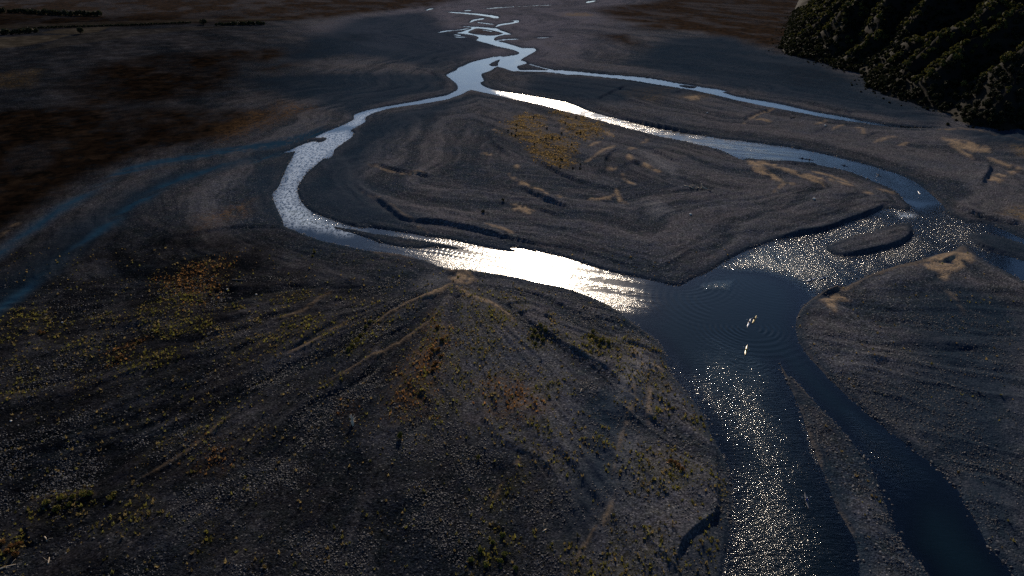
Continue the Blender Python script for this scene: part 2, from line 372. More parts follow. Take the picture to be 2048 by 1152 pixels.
# --- heath and rough pasture on the far flats, darkened to carry border shade too
scrub_p = [[(120, 180), (130, 165), (230, 125), (330, 110), (440, 103), (560, 100), (580, 115), (480, 130), (455, 165), (430, 185), (300, 212), (160, 216)],
 [(380, 250), (440, 226), (480, 222), (470, 240), (400, 262)], [(520, 142), (590, 127), (592, 134), (545, 143)], [(-900, 90), (0, 60), (200, 56), (420, 48), (640, 40), (700, 30), (860, 14), (900, 5), (940, -30), (-900, -30)],
 [(1190, 16), (1290, 8), (1400, -10), (1620, -20), (1620, 60), (1560, 109), (1543, 97.5), (1498, 94), (1495, 82), (1433, 73.5), (1399, 65), (1348, 63), (1290, 62), (1260, 55), (1300, 48), (1230, 44), (1200, 25)],
 [(1210, 72), (1250, 70), (1262, 82), (1285, 95), (1235, 88)], [(695, 68), (740, 70), (735, 85), (680, 85)], [(1555, 130), (1650, 135), (1690, 165), (1680, 178), (1600, 172)], [(960, 60), (995, 64), (980, 69), (955, 66)], [(-900, 300), (0, 225), (130, 215), (420, 225), (560, 225), (480, 270), (330, 300), (180, 350), (0, 470), (-900, 900)]]
A_scrub = mask(scrub_p, 3.0, 2.0, 0.02)
A_scrub *= 0.6 + 0.4 * sstep(0.36, 0.58, fbm(GX / 35 + 0.3 * GY / 35, GY / 60, 57, 4))
A_scrub *= np.where(GR < 1250, 1, np.clip(1.0 - (GR - 1250) / 9000, 0.6, 1))
field_p = [[(-300, 82), (0, 77), (68, 73.5), (142, 71), (103, 84), (51, 94), (0, 99), (-300, 120)], [(80, 68), (120, 60), (222, 54.7), (197, 66), (145, 70)], [(-300, 55), (0, 52), (200, 45), (380, 40), (600, 38), (400, 46), (200, 52), (80, 56), (0, 60), (-300, 66)], [(150, 70), (250, 62), (420, 54), (480, 54), (300, 70), (130, 95), (60, 105)]]
A_field = mask(field_p[:2], 1.0, 0.2, 0.002) + 0.35 * mask(field_p[2:], 1.0, 0.4, 0.004)
# --- damp silt in the dry channels, with reflected sky blue painted into its colour
silt_p = [stroke([(-260, 700), (-60, 560), (0, 513), (60, 468), (130, 420), (190, 383), (250, 350), (320, 331), (420, 311), (520, 296), (590, 282), (650, 262)], 22, 13, False),
 stroke([(-260, 830), (-60, 680), (0, 628), (80, 562), (150, 507), (200, 468), (250, 425), (300, 394), (330, 377), (400, 350), (500, 326), (565, 309)], 26, 9, False)]
A_silt = mask(silt_p, 1.5, 0.6, 0.008)
sx0, sy0 = W(600, 285)
sr_, sa_ = np.hypot(GX - sx0, GY - sy0), np.arctan2(GX - sx0, GY - sy0)
A_silt *= 0.30 + 0.70 * sstep(0.34, 0.62, fbm(sa_ * 22 + 1.2 * fbm(GX / 30, GY / 30, 51, 2), sr_ / 60, 52, 3))
damp_p = [[(515, 345), (575, 312), (558, 372), (542, 386), (560, 440), (530, 420), (505, 380)], [(690, 275), (760, 235), (900, 205), (950, 190), (900, 225), (760, 290), (730, 350), (760, 400), (850, 450), (700, 448), (620, 418), (600, 375), (640, 325)],
 [(1250, 130), (1330, 80), (1450, 75), (1560, 112), (1640, 127), (1730, 168), (1740, 185), (1830, 213), (1900, 244), (1860, 252), (1600, 205), (1400, 165)], [(-260, 760), (0, 560), (130, 455), (300, 365), (560, 300), (640, 290), (480, 330), (330, 380), (180, 500), (0, 640), (-260, 860)],
 [(900, 60), (1000, 90), (880, 140), (700, 110), (560, 130), (600, 90), (700, 40), (850, 25)], [(1060, 150), (1300, 165), (1400, 190), (1200, 210), (1050, 185)], [(480, 160), (640, 150), (880, 150), (900, 180), (700, 225), (560, 190)], [(1900, 260), (2100, 262), (2100, 300), (1960, 290)], [(1936, 440), (2048, 470), (2120, 500), (2120, 560), (1990, 520), (1930, 480)],
 [(1880, 560), (2048, 620), (2048, 1152), (1960, 1040), (1800, 860), (1720, 800), (1800, 760)], [(1432, 950), (1432, 1021), (1392, 1066), (1350, 1130), (1340, 1160), (1445, 1160), (1462, 1060), (1464, 1000)], [(1180, 800), (1290, 780), (1260, 900), (1230, 1020), (1150, 1100), (1110, 1090), (1150, 950)]]
A_band = mask([damp_p[3]], 5.0, 1.5, 0.012)
A_damp = np.maximum(mask(damp_p, 5.0, 2.0, 0.02), sstep(5, 0.3, dW) * 0.9)
EDGEP = 1
edge_shade_p = [[(-900, 20), (600, 40), (650, 100), (600, 200), (500, 290), (330, 380), (430, 470), (520, 480), (330, 800), (100, 1152), (-900, 1400)], [(-900, 20), (500, 30), (480, 180), (380, 290), (0, 480), (-900, 900)], [(-900, 500), (560, 480), (820, 560), (860, 700), (960, 820), (1150, 1000), (1250, 1152), (1250, 1500), (-900, 1500)]]  # border shade painted into ground colour: left plain and near foreground
A_edge_shade = np.clip(0.62 * mask(edge_shade_p[:1], 28.0, 3.0, 0.05) + 0.30 * mask(edge_shade_p[1:], 10.0, 3.0, 0.04) + 0.52 * mask(edge_shade_p[2:], 35.0, 3.0, 0.04), 0, 1)
far_glow_p = [[(640, 60), (760, 25), (960, -20), (1300, -20), (1240, 40), (1200, 100), (1090, 130), (900, 120), (760, 110)]]  # haze glow over the far centre, painted as paler gravel
A_far_glow = mask(far_glow_p, 20, 3.0, 0.05) * (0.5 + 0.5 * sstep(0.35, 0.6, fbm(GX / 30, GY / 70, 53, 4)))
stone_p = [ZD([(1300, 640), (1400, 530), (1540, 520), (1610, 575), (1560, 640), (1450, 700), (1330, 690)]), Z8([(1560, 340), (1640, 320), (1740, 360), (1680, 560), (1600, 560)]), ZB([(1600, 500), (1750, 560), (1920, 640), (1920, 760), (1700, 640)]),
 ZB([(1640, 1000), (1760, 980), (1900, 1100), (1700, 1150)]), [(1230, 760), (1280, 700), (1300, 740), (1270, 800), (1230, 830)], stroke([(660, 300), (690, 330), (705, 365), (735, 395), (760, 418), (800, 438)], 9, 5)]
A_stone = mask(stone_p, 1.5, 1.0, 0.01)

A_edge_shade = A_edge_shade * (1 - 0.9 * np.maximum(A_silt, 0.35 * A_band))
A_scrub = A_scrub * (1 - np.maximum(A_silt, 0.8 * A_band))
# --- relief
bnk = 0.8 + 1.6 * fbm(GX / 14, GY / 14, 81, 2)
ZG = 0.55 * sstep(-0.1, 1.0, dW / bnk) + 0.75 * (1 - np.exp(-np.clip(dW, 0, 60) / 22.0))
shallow_p = [[(1440, 540), (1560, 480), (1700, 440), (1800, 415), (1900, 420), (2160, 500), (2160, 610), (1930, 500), (1830, 525), (1700, 565), (1600, 610), (1560, 560)], [(540, 300), (660, 300), (640, 360), (620, 420), (720, 460), (640, 460), (600, 440), (540, 400)],
 [(740, 480), (960, 490), (1320, 600), (1330, 640), (1240, 620), (1000, 545), (860, 520)], [(1704, 840), (1790, 900), (1900, 1000), (1800, 1080), (1740, 950)], [(1330, 690), (1400, 760), (1440, 880), (1400, 830), (1340, 750)], [(1480, 280), (1560, 300), (1500, 330), (1400, 290)]]
A_shal = mask(shallow_p, 5.0, 1.0, 0.01)
pool = mask([[(1320, 640), (1350, 585), (1420, 560), (1480, 540), (1560, 580), (1600, 650), (1600, 700), (1700, 800), (1850, 960), (2000, 1152), (1900, 1152), (1700, 860), (1560, 730), (1500, 760), (1420, 780), (1340, 720)]], 8.0, 1.0)
far_k = np.clip(GR / 260.0, 1, 4)
deep = (0.9 + 1.3 * pool) * (1 - 0.72 * A_shal)
ZW = -deep * (1 - np.exp(np.minimum(dW, 0) / (3.0 + 3 * pool))) - 0.03
near = np.clip(1.5 - GR / 500, 0, 1)
rough = (fbm(GX / 22, GY / 22, 31, 3) - 0.5) * 0.9 + (fbm(GX / 4.0, GY / 4.0, 37, 3) - 0.5) * 0.55 + (fbm(GX / 1.1, GY / 1.1, 41, 2) - 0.5) * 0.16 * near
land = sstep(0.0, 6.0, dW)
fine_f = (1 - np.abs(2 * fbm((ang + 0.05 * fbm(GX / 20, GY / 20, 64, 2)) * 30, rad / 60, 26, 2) - 1)) ** 3 - 0.3
fine_l = (1 - np.abs(2 * fbm(dWc / 5.5 + 4.0 * fbm(GX / 45, GY / 45, 68, 2), GX / 70 + GY / 110, 70, 2) - 1)) ** 3 - 0.3
ZG = ZG + land * (rough + fan * (0.25 + 0.75 * sstep(5, 60, rad)) * ((streak - 0.5) * 3.0 + (streak2 - 0.5) * 0.7 + fine_f * 0.55) + (1 - fan) * ((shore - 0.5) * 1.5 + (shore2 - 0.5) * 0.3 + fine_l * 0.55) * (1 - far_w))
# low cut banks of old channels: the far side stands higher
scarps = [(ZB([(150, 290), (140, 340), (170, 420), (260, 500), (370, 580)]), 1.1), (ZB([(550, 560), (680, 650), (800, 720), (960, 790), (1100, 830)]), 1.1), (ZB([(1250, 760), (1235, 690), (1240, 600), (1300, 530), (1365, 485)]), 1.2),
 (ZB([(1680, 480), (1800, 550), (1930, 620)]), 1.0), (ZB([(1410, 680), (1440, 640), (1530, 620), (1600, 625)]), 0.8), (Z5([(90, -10), (210, 60), (300, 130), (400, 185), (560, 195), (800, 240), (1000, 290), (1200, 325), (1500, 360)]), 1.2), (ZB([(420, 840), (600, 940), (760, 1000), (900, 1040)]), 1.2), (ZB([(560, 1040), (700, 1090), (800, 1140)]), 0.9),
 (ZC([(650, 420), (720, 385), (800, 345), (880, 310)]), 0.9), (ZC([(640, 440), (720, 490), (900, 555), (1100, 600), (1300, 635), (1500, 650)]), 1.3), (ZC([(850, 415), (950, 440), (1060, 475)]), 0.9), (ZC([(1650, 565), (1720, 525), (1870, 470)]), 1.0), (ZC([(1190, 375), (1250, 350)]), 0.7),
 (Z3([(700, 590), (800, 610), (950, 650), (1100, 665), (1400, 690)]), 0.8), (Z3([(1790, 1110), (1810, 1060), (1840, 1000), (1830, 960)]), 1.2), (Z3([(480, 945), (700, 960), (900, 975), (1100, 1030), (1250, 1100), (1300, 1150)]), 0.6),
 (Z6([(1260, 60), (1160, 130), (1000, 190), (880, 235), (740, 258), (600, 290)][::-1]), 0.9), (Z6([(960, 385), (1150, 362), (1300, 325), (1390, 280), (1400, 210)]), 0.8), (Z5([(0, 240), (150, 190), (260, 240), (500, 290)]), 0.4),
 ([(1340, 1175), (1351, 1130), (1364, 1096), (1392, 1066), (1422, 1040), (1432, 1021), (1433, 960), (1430, 900), (1415, 850), (1396, 820)], 1.3), (Z5([(640, 510), (700, 480), (800, 540)]), 0.7), (Z5([(700, 640), (720, 615)]), 0.8), (Z8([(60, 240), (20, 380)]), 0.1),
 (Z4([(850, 320), (1200, 260), (1400, 230), (1660, 215)]), 0.6), (Z4([(1400, 540), (1450, 548)]), 0.5), (Z4([(1500, 250), (1330, 420), (1270, 560), (1180, 740)][::-1]), 0.5), (Z5([(40, 1080), (160, 960), (250, 880), (500, 740)]), 0.9), (Z7([(1300, 260), (1100, 410), (860, 560)][::-1]), 0.7), (Z4([(1640, 1000), (1850, 860), (2047, 740)]), 0.8),
 (Z5([(1120, 740), (1300, 780)]), 0.5), (Z5([(940, 690), (1100, 680), (1250, 720)]), 0.5), (Z5([(1000, 740), (1180, 720)]), 0.5), (Z5([(1400, 740), (1500, 790), (1600, 850)]), 0.5), (Z8([(880, 860), (1000, 930)]), 0.6), (Z8([(960, 670), (1100, 760)]), 0.5), (Z7([(160, 860), (180, 960), (210, 1000)]), 0.9), (Z7([(1300, 780), (1370, 640), (1500, 500)]), 0.5),
 (Z6([(1480, 410), (1560, 430), (1660, 380)]), 0.7), (Z6([(850, 620), (980, 575)]), 0.9), (Z6([(1700, 290), (1800, 370), (1920, 460), (2047, 520)]), 1.0), (Z6([(1240, 260), (1700, 240)]), 0.1), (Z6([(1560, 40), (1700, 130), (1900, 190), (2047, 210)]), 0.9),
 (Z3([(790, 800), (860, 770), (900, 730)]), 0.5), (Z3([(1090, 840), (1160, 790), (1300, 800)]), 0.6), (Z3([(690, 900), (760, 850), (860, 860)]), 0.3), (Z3([(1700, 920), (1760, 950)]), 0.6), (Z2([(370, 405), (500, 420), (600, 460)]), 0.8), (Z2([(1240, 700), (1310, 780)]), 0.6), (Z2([(160, 965), (400, 1020), (560, 1050)]), 1.0)]
A_shade = None
for pts, h in scarps:
    ln = smooth_open(pts, 3)
    if ln[-1][0] < ln[0][0]:
        ln = ln[::-1]
    lw = Wa(ln)
    idx, d, s, u = pdist(WX * 0.3 + GX * 0.7, WY * 0.3 + GY * 0.7, lw, 16.0)
    tp = np.clip(np.minimum(u, 1 - u) * 5, 0, 1)
    k = np.clip(GR[idx] / 260, 0.8, 1.35)
    h = h * (0.55 + 0.9 * fbm(GX[idx] / 7, GY[idx] / 7, 71, 2))
    prof = np.where(s > 0, np.exp(-d / (5.0 * k)), np.clip(1 - d / (1.1 * k), 0, 1))
    dip = np.where(s <= 0, np.exp(-(d / (3.0 * k)) ** 2) * -0.25, 0)
    ZG[idx] += (h * (prof + dip) * tp * k).astype(np.float32) * (dW[idx] > 1.0)
for i, (pp, hh) in enumerate([(sand_p[0], 0.5), (sand_p[1], 0.6)]):
    ZG += hh * mask([pp], 0.8, 0.4)
ZG += 0.30 * A_sand * (0.5 + fbm(GX / 3, GY / 3, 83, 2))
ZG = np.maximum(ZG, 0.06 + 0.1 * sstep(0.2, 2, dW))
ZT = np.where(dW > 0, ZG * sstep(0, 0.8, dW) + 0.04 * sstep(0, 0.3, dW), ZW).astype(np.float32)
ZT = np.where(GR > 1900, ZT + (GR - 1900) * 0.004 * fbm(GX / 900, GY / 900, 77, 3), ZT).astype(np.float32)

# ------------------------------------------------------------------ node helpers
def new_mat(name):
    m = bpy.data.materials.new(name)
    m.use_nodes = True
    m.node_tree.nodes.clear()
    return m, m.node_tree

class NT:
    def __init__(s, t):
        s.t = t
    def n(s, typ, **kw):
        x = s.t.nodes.new(typ)
        for k, v in kw.items():
            setattr(x, k, v)
        return x
    def put(s, sock, v):
        if isinstance(v, bpy.types.NodeSocket):
            s.t.links.new(v, sock)
        elif v is not None:
            sock.default_value = v
    def math(s, op, a, b=None, c=None, clamp=False):
        x = s.n('ShaderNodeMath', operation=op, use_clamp=clamp)
        for i, v in enumerate((a, b, c)):
            if v is not None:
                s.put(x.inputs[i], v)
        return x.outputs[0]
    def mix(s, f, a, b, mode='MIX'):
        x = s.n('ShaderNodeMix', data_type='RGBA', blend_type=mode)
        s.put(x.inputs[0], f)
        s.put(x.inputs[6], a if isinstance(a, bpy.types.NodeSocket) else (*a, 1))
        s.put(x.inputs[7], b if isinstance(b, bpy.types.NodeSocket) else (*b, 1))
        return x.outputs[2]
    def noise(s, vec, scale, detail=3, rough=0.55, dist=0.0):
        x = s.n('ShaderNodeTexNoise')
        s.put(x.inputs['Vector'], vec)
        x.inputs['Scale'].default_value = scale
        x.inputs['Detail'].default_value = detail
        x.inputs['Roughness'].default_value = rough
        x.inputs['Distortion'].default_value = dist
        return x.outputs['Fac']
    def ramp(s, f, lo, hi, a=0.0, b=1.0):
        x = s.n('ShaderNodeMapRange', interpolation_type='SMOOTHSTEP')
        s.put(x.inputs[0], f)
        for i, v in zip((1, 2, 3, 4), (lo, hi, a, b)):
            x.inputs[i].default_value = v
        return x.outputs[0]
    def attr(s, name):
        return s.n('ShaderNodeAttribute', attribute_name=name)
    def out(s, sh):
        o = s.n('ShaderNodeOutputMaterial')
        s.t.links.new(sh, o.inputs['Surface'])

# ------------------------------------------------------------------ ground material
def ground_material():
    m, t = new_mat('river_gravel')
    g = NT(t)
    pos = g.n('ShaderNodeNewGeometry').outputs['Position']
    a1 = g.attr('cover_a')
    a2 = g.attr('cover_b')
    a3 = g.attr('cover_c')
    s1 = g.n('ShaderNodeSeparateColor'); t.links.new(a1.outputs['Color'], s1.inputs[0])
    s2 = g.n('ShaderNodeSeparateColor'); t.links.new(a2.outputs['Color'], s2.inputs[0])
    s3 = g.n('ShaderNodeSeparateColor'); t.links.new(a3.outputs['Color'], s3.inputs[0])
    sand, gold, rust = s1.outputs
    scrub, silt, damp = s2.outputs
    field, stone, olive = s3.outputs
    s4 = g.n('ShaderNodeSeparateColor'); t.links.new(g.attr('cover_d').outputs['Color'], s4.inputs[0])
    lane, lane2, dry = s4.outputs  # third channel: far glow painted into the gravel
    big = g.noise(pos, 0.03, 4, 0.6)
    mid = g.noise(pos, 0.25, 4, 0.6)
    fine = g.noise(pos, 1.6, 4, 0.7)
    vor = g.n('ShaderNodeTexVoronoi'); t.links.new(pos, vor.inputs['Vector']); vor.inputs['Scale'].default_value = 2.6
    cellc = g.n('ShaderNodeSeparateColor'); t.links.new(vor.outputs['Color'], cellc.inputs[0])
    cell = cellc.outputs[0]
    grav = g.mix(g.ramp(big, 0.38, 0.62), (0.045, 0.054, 0.074), (0.076, 0.071, 0.078))
    grav = g.mix(g.ramp(mid, 0.35, 0.7, 0.0, 0.6), grav, (0.036, 0.05, 0.041))
    var = g.math('MULTIPLY', g.ramp(fine, 0.3, 0.72, 0.55, 1.6), g.ramp(cell, 0.0, 1.0, 0.55, 1.5))
    grav = g.mix(g.math('MULTIPLY', lane, 0.75), g.mix(0.55, grav, (0.009, 0.015, 0.025)), g.mix(0.5, grav, (0.098, 0.091, 0.098)))
    grav = g.mix(g.math('MULTIPLY', dry, 0.55), grav, (0.115, 0.11, 0.135))  # far haze glow mixed in as a paler gravel colour
    pale = g.math('GREATER_THAN', cell, 0.965)
    grav = g.mix(1.0, grav, var, 'MULTIPLY')
    grav = g.mix(g.math('MULTIPLY', pale, 0.55), grav, (0.26, 0.25, 0.24))
    col = g.mix(g.math('MULTIPLY', stone, 0.42), grav, g.mix(g.ramp(cell, 0, 1), (0.08, 0.09, 0.11), (0.27, 0.26, 0.26)))
    brk = g.ramp(g.noise(pos, 0.55, 4, 0.7), 0.40, 0.60)
    brk2 = g.ramp(g.noise(pos, 0.12, 4, 0.7), 0.36, 0.60)
    col = g.mix(g.math('MULTIPLY', scrub, g.ramp(g.noise(pos, 0.06, 5, 0.7), 0.25, 0.5, 0.6, 1.0)), col, g.mix(brk2, (0.008, 0.007, 0.006), (0.036, 0.023, 0.015)))
    col = g.mix(field, col, g.mix(mid, (0.10, 0.085, 0.065), (0.15, 0.13, 0.10)))
    col = g.mix(g.math('MULTIPLY', gold, g.math('MULTIPLY', brk, 0.8)), col, g.mix(fine, (0.12, 0.08, 0.034), (0.29, 0.20, 0.085)))
    col = g.mix(g.math('MULTIPLY', rust, g.math('MULTIPLY', brk, 0.75)), col, g.mix(fine, (0.07, 0.042, 0.020), (0.19, 0.105, 0.042)))
    col = g.mix(g.math('MULTIPLY', olive, g.math('MULTIPLY', brk, 0.5)), col, g.mix(fine, (0.035, 0.035, 0.012), (0.10, 0.09, 0.025)))
    sandc = g.mix(mid, (0.27, 0.19, 0.11), (0.44, 0.32, 0.20))
    col = g.mix(g.math('MULTIPLY', sand, g.ramp(g.noise(pos, 1.1, 5, 0.8), 0.34, 0.62, 0.12, 0.92)), col, sandc)
    col = g.mix(g.math('MULTIPLY', damp, 0.78), col, g.mix(fine, (0.009, 0.020, 0.034), (0.018, 0.032, 0.050)))  # damp gravel, its blue is sky light put into the colour
    col = g.mix(g.math('MULTIPLY', silt, 0.92), col, g.mix(mid, (0.006, 0.027, 0.052), (0.014, 0.043, 0.075)))  # silt, its blue is sky reflection put into the colour
    edge_shade = g.attr('edge_shade_tone').outputs['Fac']  # painted border shade, multiplies the ground colour down
    col = g.mix(g.math('MULTIPLY', edge_shade, g.ramp(g.noise(pos, 0.05, 5, 0.7), 0.25, 0.6, 0.55, 1.0)), col, g.mix(1.0, col, (0.16, 0.16, 0.165), 'MULTIPLY'))
    b = g.n('ShaderNodeBsdfDiffuse')
    t.links.new(col, b.inputs['Color'])
    b.inputs['Roughness'].default_value = 0.0
    # relief: stones of about 0.3 m, clumps, small humps
    smoothk = g.math('SUBTRACT', 1.0, g.math('MULTIPLY', g.math('MAXIMUM', silt, g.math('MULTIPLY', sand, 0.7)), 0.8))
    hgt = g.math('MULTIPLY', g.math('SUBTRACT', 1.0, vor.outputs['Distance']), 0.17)
    v2 = g.n('ShaderNodeTexVoronoi'); t.links.new(pos, v2.inputs['Vector']); v2.inputs['Scale'].default_value = 1.1
    hgt = g.math('ADD', hgt, g.math('MULTIPLY', g.math('SUBTRACT', 1.0, v2.outputs['Distance']), 0.16))
    hgt = g.math('ADD', hgt, g.math('MULTIPLY', fine, 0.28))
    hgt = g.math('MULTIPLY', hgt, g.math('MULTIPLY', smoothk, g.ramp(lane, 0.15, 0.9, 1.25, 0.45)))
    hgt = g.math('ADD', hgt, g.math('MULTIPLY', mid, 0.35))
    bp = g.n('ShaderNodeBump')
    bp.inputs['Strength'].default_value = 0.85
    bp.inputs['Distance'].default_value = 1.0
    t.links.new(hgt, bp.inputs['Height'])
    t.links.new(bp.outputs[0], b.inputs['Normal'])
    g.out(b.outputs[0])
    return m

def mesh_from(name, co, faces_flat, nper, smooth=True):
    me = bpy.data.meshes.new(name)
    nf = len(faces_flat) // nper
    me.vertices.add(len(co))
    me.vertices.foreach_set('co', np.ascontiguousarray(co, np.float32).ravel())
    me.loops.add(len(faces_flat))
    me.loops.foreach_set('vertex_index', np.ascontiguousarray(faces_flat, np.int32))
    me.polygons.add(nf)
    me.polygons.foreach_set('loop_start', np.arange(0, nf * nper, nper, dtype=np.int32))
    me.polygons.foreach_set('loop_total', np.full(nf, nper, np.int32))
    me.polygons.foreach_set('use_smooth', np.full(nf, smooth, bool))
    me.update(calc_edges=True)
    return me

def link(name, me, parent=None, mat=None):
    o = bpy.data.objects.new(name, me)
    C.objects.link(o)
    if parent is not None:
        o.parent = parent
    if mat is not None and me is not None and len(me.materials) == 0:
        me.materials.append(mat)
    return o

def tag(o, label=None, cat=None, group=None, kind=None):
    if label: o['label'] = label
    if cat: o['category'] = cat
    if group: o['group'] = group
    if kind: o['kind'] = kind
    return o

def add_color(me, name, r, g=None, b=None):
    n = len(r)
    c = np.ones((n, 4), np.float32)
    c[:, 0] = r
    c[:, 1] = 0 if g is None else g
    c[:, 2] = 0 if b is None else b
    at = me.attributes.new(name, 'FLOAT_COLOR', 'POINT')
    at.data.foreach_set('color', c.ravel())

ii, jj = np.meshgrid(np.arange(NR - 1), np.arange(NA), indexing='ij')
j2 = (jj + 1) % NA
quads = np.stack([ii * NA + jj, ii * NA + j2, (ii + 1) * NA + j2, (ii + 1) * NA + jj], -1).reshape(-1, 4)
co = np.stack([GX, GY, ZT], 1)
gme = mesh_from('ground', co, quads.ravel(), 4)
add_color(gme, 'cover_a', A_sand * (dW > -0.5), A_gold, A_rust)
add_color(gme, 'cover_b', A_scrub, A_silt, A_damp)
add_color(gme, 'cover_c', A_field, A_stone, A_olive)
add_color(gme, 'cover_d', A_lane, lane2, A_far_glow)
at_ = gme.attributes.new('edge_shade_tone', 'FLOAT', 'POINT'); at_.data.foreach_set('value', np.clip(A_edge_shade, 0, 1).astype(np.float32))
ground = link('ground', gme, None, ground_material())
tag(ground, 'dark gravel river plain with bars, dry channels and far flats', kind='structure')
# the disc straight below the camera
k0 = NA
cco = np.vstack([co[:NA], [[0, 0, float(ZT[:NA].mean())]]])
cf = np.stack([np.arange(NA), (np.arange(NA) + 1) % NA, np.full(NA, NA)], 1)
foot = link('ground', mesh_from('ground_below', cco, cf.ravel(), 3), None, gme.materials[0])
tag(foot, kind='structure')

def gz(x, y):
    return float(ZT[gidx(np.array([x]), np.array([y]))[0]])

# ------------------------------------------------------------------ water
rif_p = [([(560, 300), (660, 260), (720, 235), (700, 275), (640, 320), (620, 360), (640, 425), (580, 440), (540, 400)], 0.12, 3), ([(560, 420), (640, 420), (720, 455), (660, 455), (600, 450)], 0.6, 3),
 ([(735, 495), (800, 455), (960, 480), (1100, 500), (1300, 560), (1318, 612), (1300, 622), (1255, 632), (1200, 612), (1000, 560), (880, 545), (830, 520)], 0.46, 12),
 ([(980, 180), (1100, 185), (1260, 235), (1400, 262), (1560, 285), (1620, 310), (1560, 330), (1400, 295), (1200, 250), (1040, 208)], 0.5, 10), ([(1560, 285), (1800, 340), (1900, 410), (1800, 400), (1700, 350), (1580, 330)], 0.35, 6),
 ([(1450, 535), (1540, 480), (1700, 440), (1790, 408), (1840, 425), (1900, 410), (2000, 440), (2000, 540), (1930, 500), (1830, 530), (1700, 572), (1640, 590), (1590, 560), (1530, 540)], 1.25, 9),
 ([(1400, 720), (1440, 700), (1560, 760), (1600, 830), (1660, 960), (1680, 1152), (1740, 1500), (1400, 1500), (1440, 1100), (1450, 920), (1390, 800)], 0.78, 22), ([(1440, 930), (1620, 900), (1665, 1010), (1680, 1200), (1700, 1500), (1400, 1500), (1440, 1100)], 1.0, 30),
 ([(1330, 700), (1370, 720), (1390, 770), (1440, 880), (1400, 830), (1340, 750)], 0.5, 8), ([(1700, 830), (1790, 890), (1850, 960), (1800, 1000), (1740, 930)], 0.75, 6), ([(1395, 570), (1470, 560), (1460, 580), (1410, 582)], 0.5, 3),
 ([(1375, 735), (1410, 720), (1440, 830), (1450, 900), (1420, 870)], 0.6, 9), ([(1595, 840), (1625, 850), (1650, 930), (1630, 940)], 0.9, 2)]
RF = np.full_like(GX, 0.12)
for p, v, f in rif_p:
    RF = np.maximum(RF, v * mask([p], f, 1.2))
RF = np.where(GR > 620, np.maximum(RF, 0.15), RF)
RG = np.maximum(mask([rif_p[2][0]], 10, 2.0), mask([rif_p[3][0]], 8, 1.2))
SHEEN_FOAM = np.maximum(0.85 * mask([[(600, 285), (650, 268), (690, 262), (705, 275), (672, 300), (648, 318), (618, 340), (598, 370), (600, 400), (625, 428), (660, 448), (720, 465), (690, 470), (630, 455), (580, 452), (560, 435), (548, 395), (565, 360), (585, 315)], [(690, 250), (712, 232), (760, 220), (735, 236), (716, 252)]], 6, 1.5),  # left bend: reflected sky sheen painted in white; small lip is real foam
                  mask([[(1796, 424), (1832, 430), (1828, 436), (1800, 436)]], 2, 1.5) * 0.6)
fx0, fy0 = W(860, 522); fx1, fy1 = W(1290, 596)
fl = math.hypot(fx1 - fx0, fy1 - fy0); fdx, fdy = (fx1 - fx0) / fl, (fy1 - fy0) / fl
cu, cv = (GX - fx0) * fdx + (GY - fy0) * fdy, (GY - fy0) * fdx - (GX - fx0) * fdy
cur = fbm(cu / 26, cv / 1.7 + 1.5 * fbm(cu / 20, cv / 12, 94, 2), 95, 3)
RF = np.where(RG > 0.02, RF * (1 - 0.75 * RG * sstep(0.52, 0.36, cur)), RF)
RF *= 0.55 + 1.0 * fbm(GX / 7, GY / 14, 91, 4)

qd = dW[quads].min(1)
qz = rr[quads[:, 0] // NA]
use = quads[(qd < 1.5) & (qz < 2600)]
uid, inv = np.unique(use.ravel(), return_inverse=True)
wx, wy = GX[uid], GY[uid]
wz = np.zeros_like(wx)
def ring(cx, cy, lam, r0, r1, amp, a0=None, a1=None):
    global wz
    X, Y = W(cx, cy)
    dx, dy = wx - X, wy - Y
    d = np.hypot(dx, dy)
    env = sstep(r0, r0 + 3, d) * sstep(r1, r0 + 2, d)
    if a0 is not None:
        a = np.degrees(np.arctan2(dx, dy))
        mid_, half = (a0 + a1) / 2, (a1 - a0) / 2
        da = np.abs((a - mid_ + 180) % 360 - 180)
        env = env * sstep(half, half * 0.6, da)
    wz = wz + amp * env * np.sin(2 * math.pi * d / lam + 0.8 * fbm(wx / 7, wy / 7, 5) * 3)
ring(1440, 600, 2.8, 5, 40, 0.032, 200, 300)
ring(1500, 655, 3.0, 6, 34, 0.026, 130, 220)
ring(1545, 560, 2.2, 4, 46, 0.028, 170, 280)
ring(1500, 655, 1.9, 1, 30, 0.09, 205, 285)
ring(1500, 655, 1.9, 1, 18, 0.07, 70, 150)
ring(1440, 560, 1.5, 1, 10, 0.05)
ring(1492, 716, 1.7, 1, 16, 0.05, 120, 260)
ring(1360, 560, 2.4, 6, 30, 0.03, 90, 200)
wz += (fbm(wx / 1.9, wy / 0.8, 101, 2) - 0.5) * 0.20 * np.clip(RF[uid], 0, 1) ** 1.5 * np.clip(1.6 - GR[uid] / 300, 0, 1)
wz *= sstep(0.3, -1.2, dW[uid])
wme = mesh_from('river', np.stack([wx, wy, wz], 1), inv, 4)
add_color(wme, 'water_state', RF[uid], np.clip(-ZW[uid] * (dW[uid] < 0), 0, 3), RG[uid])

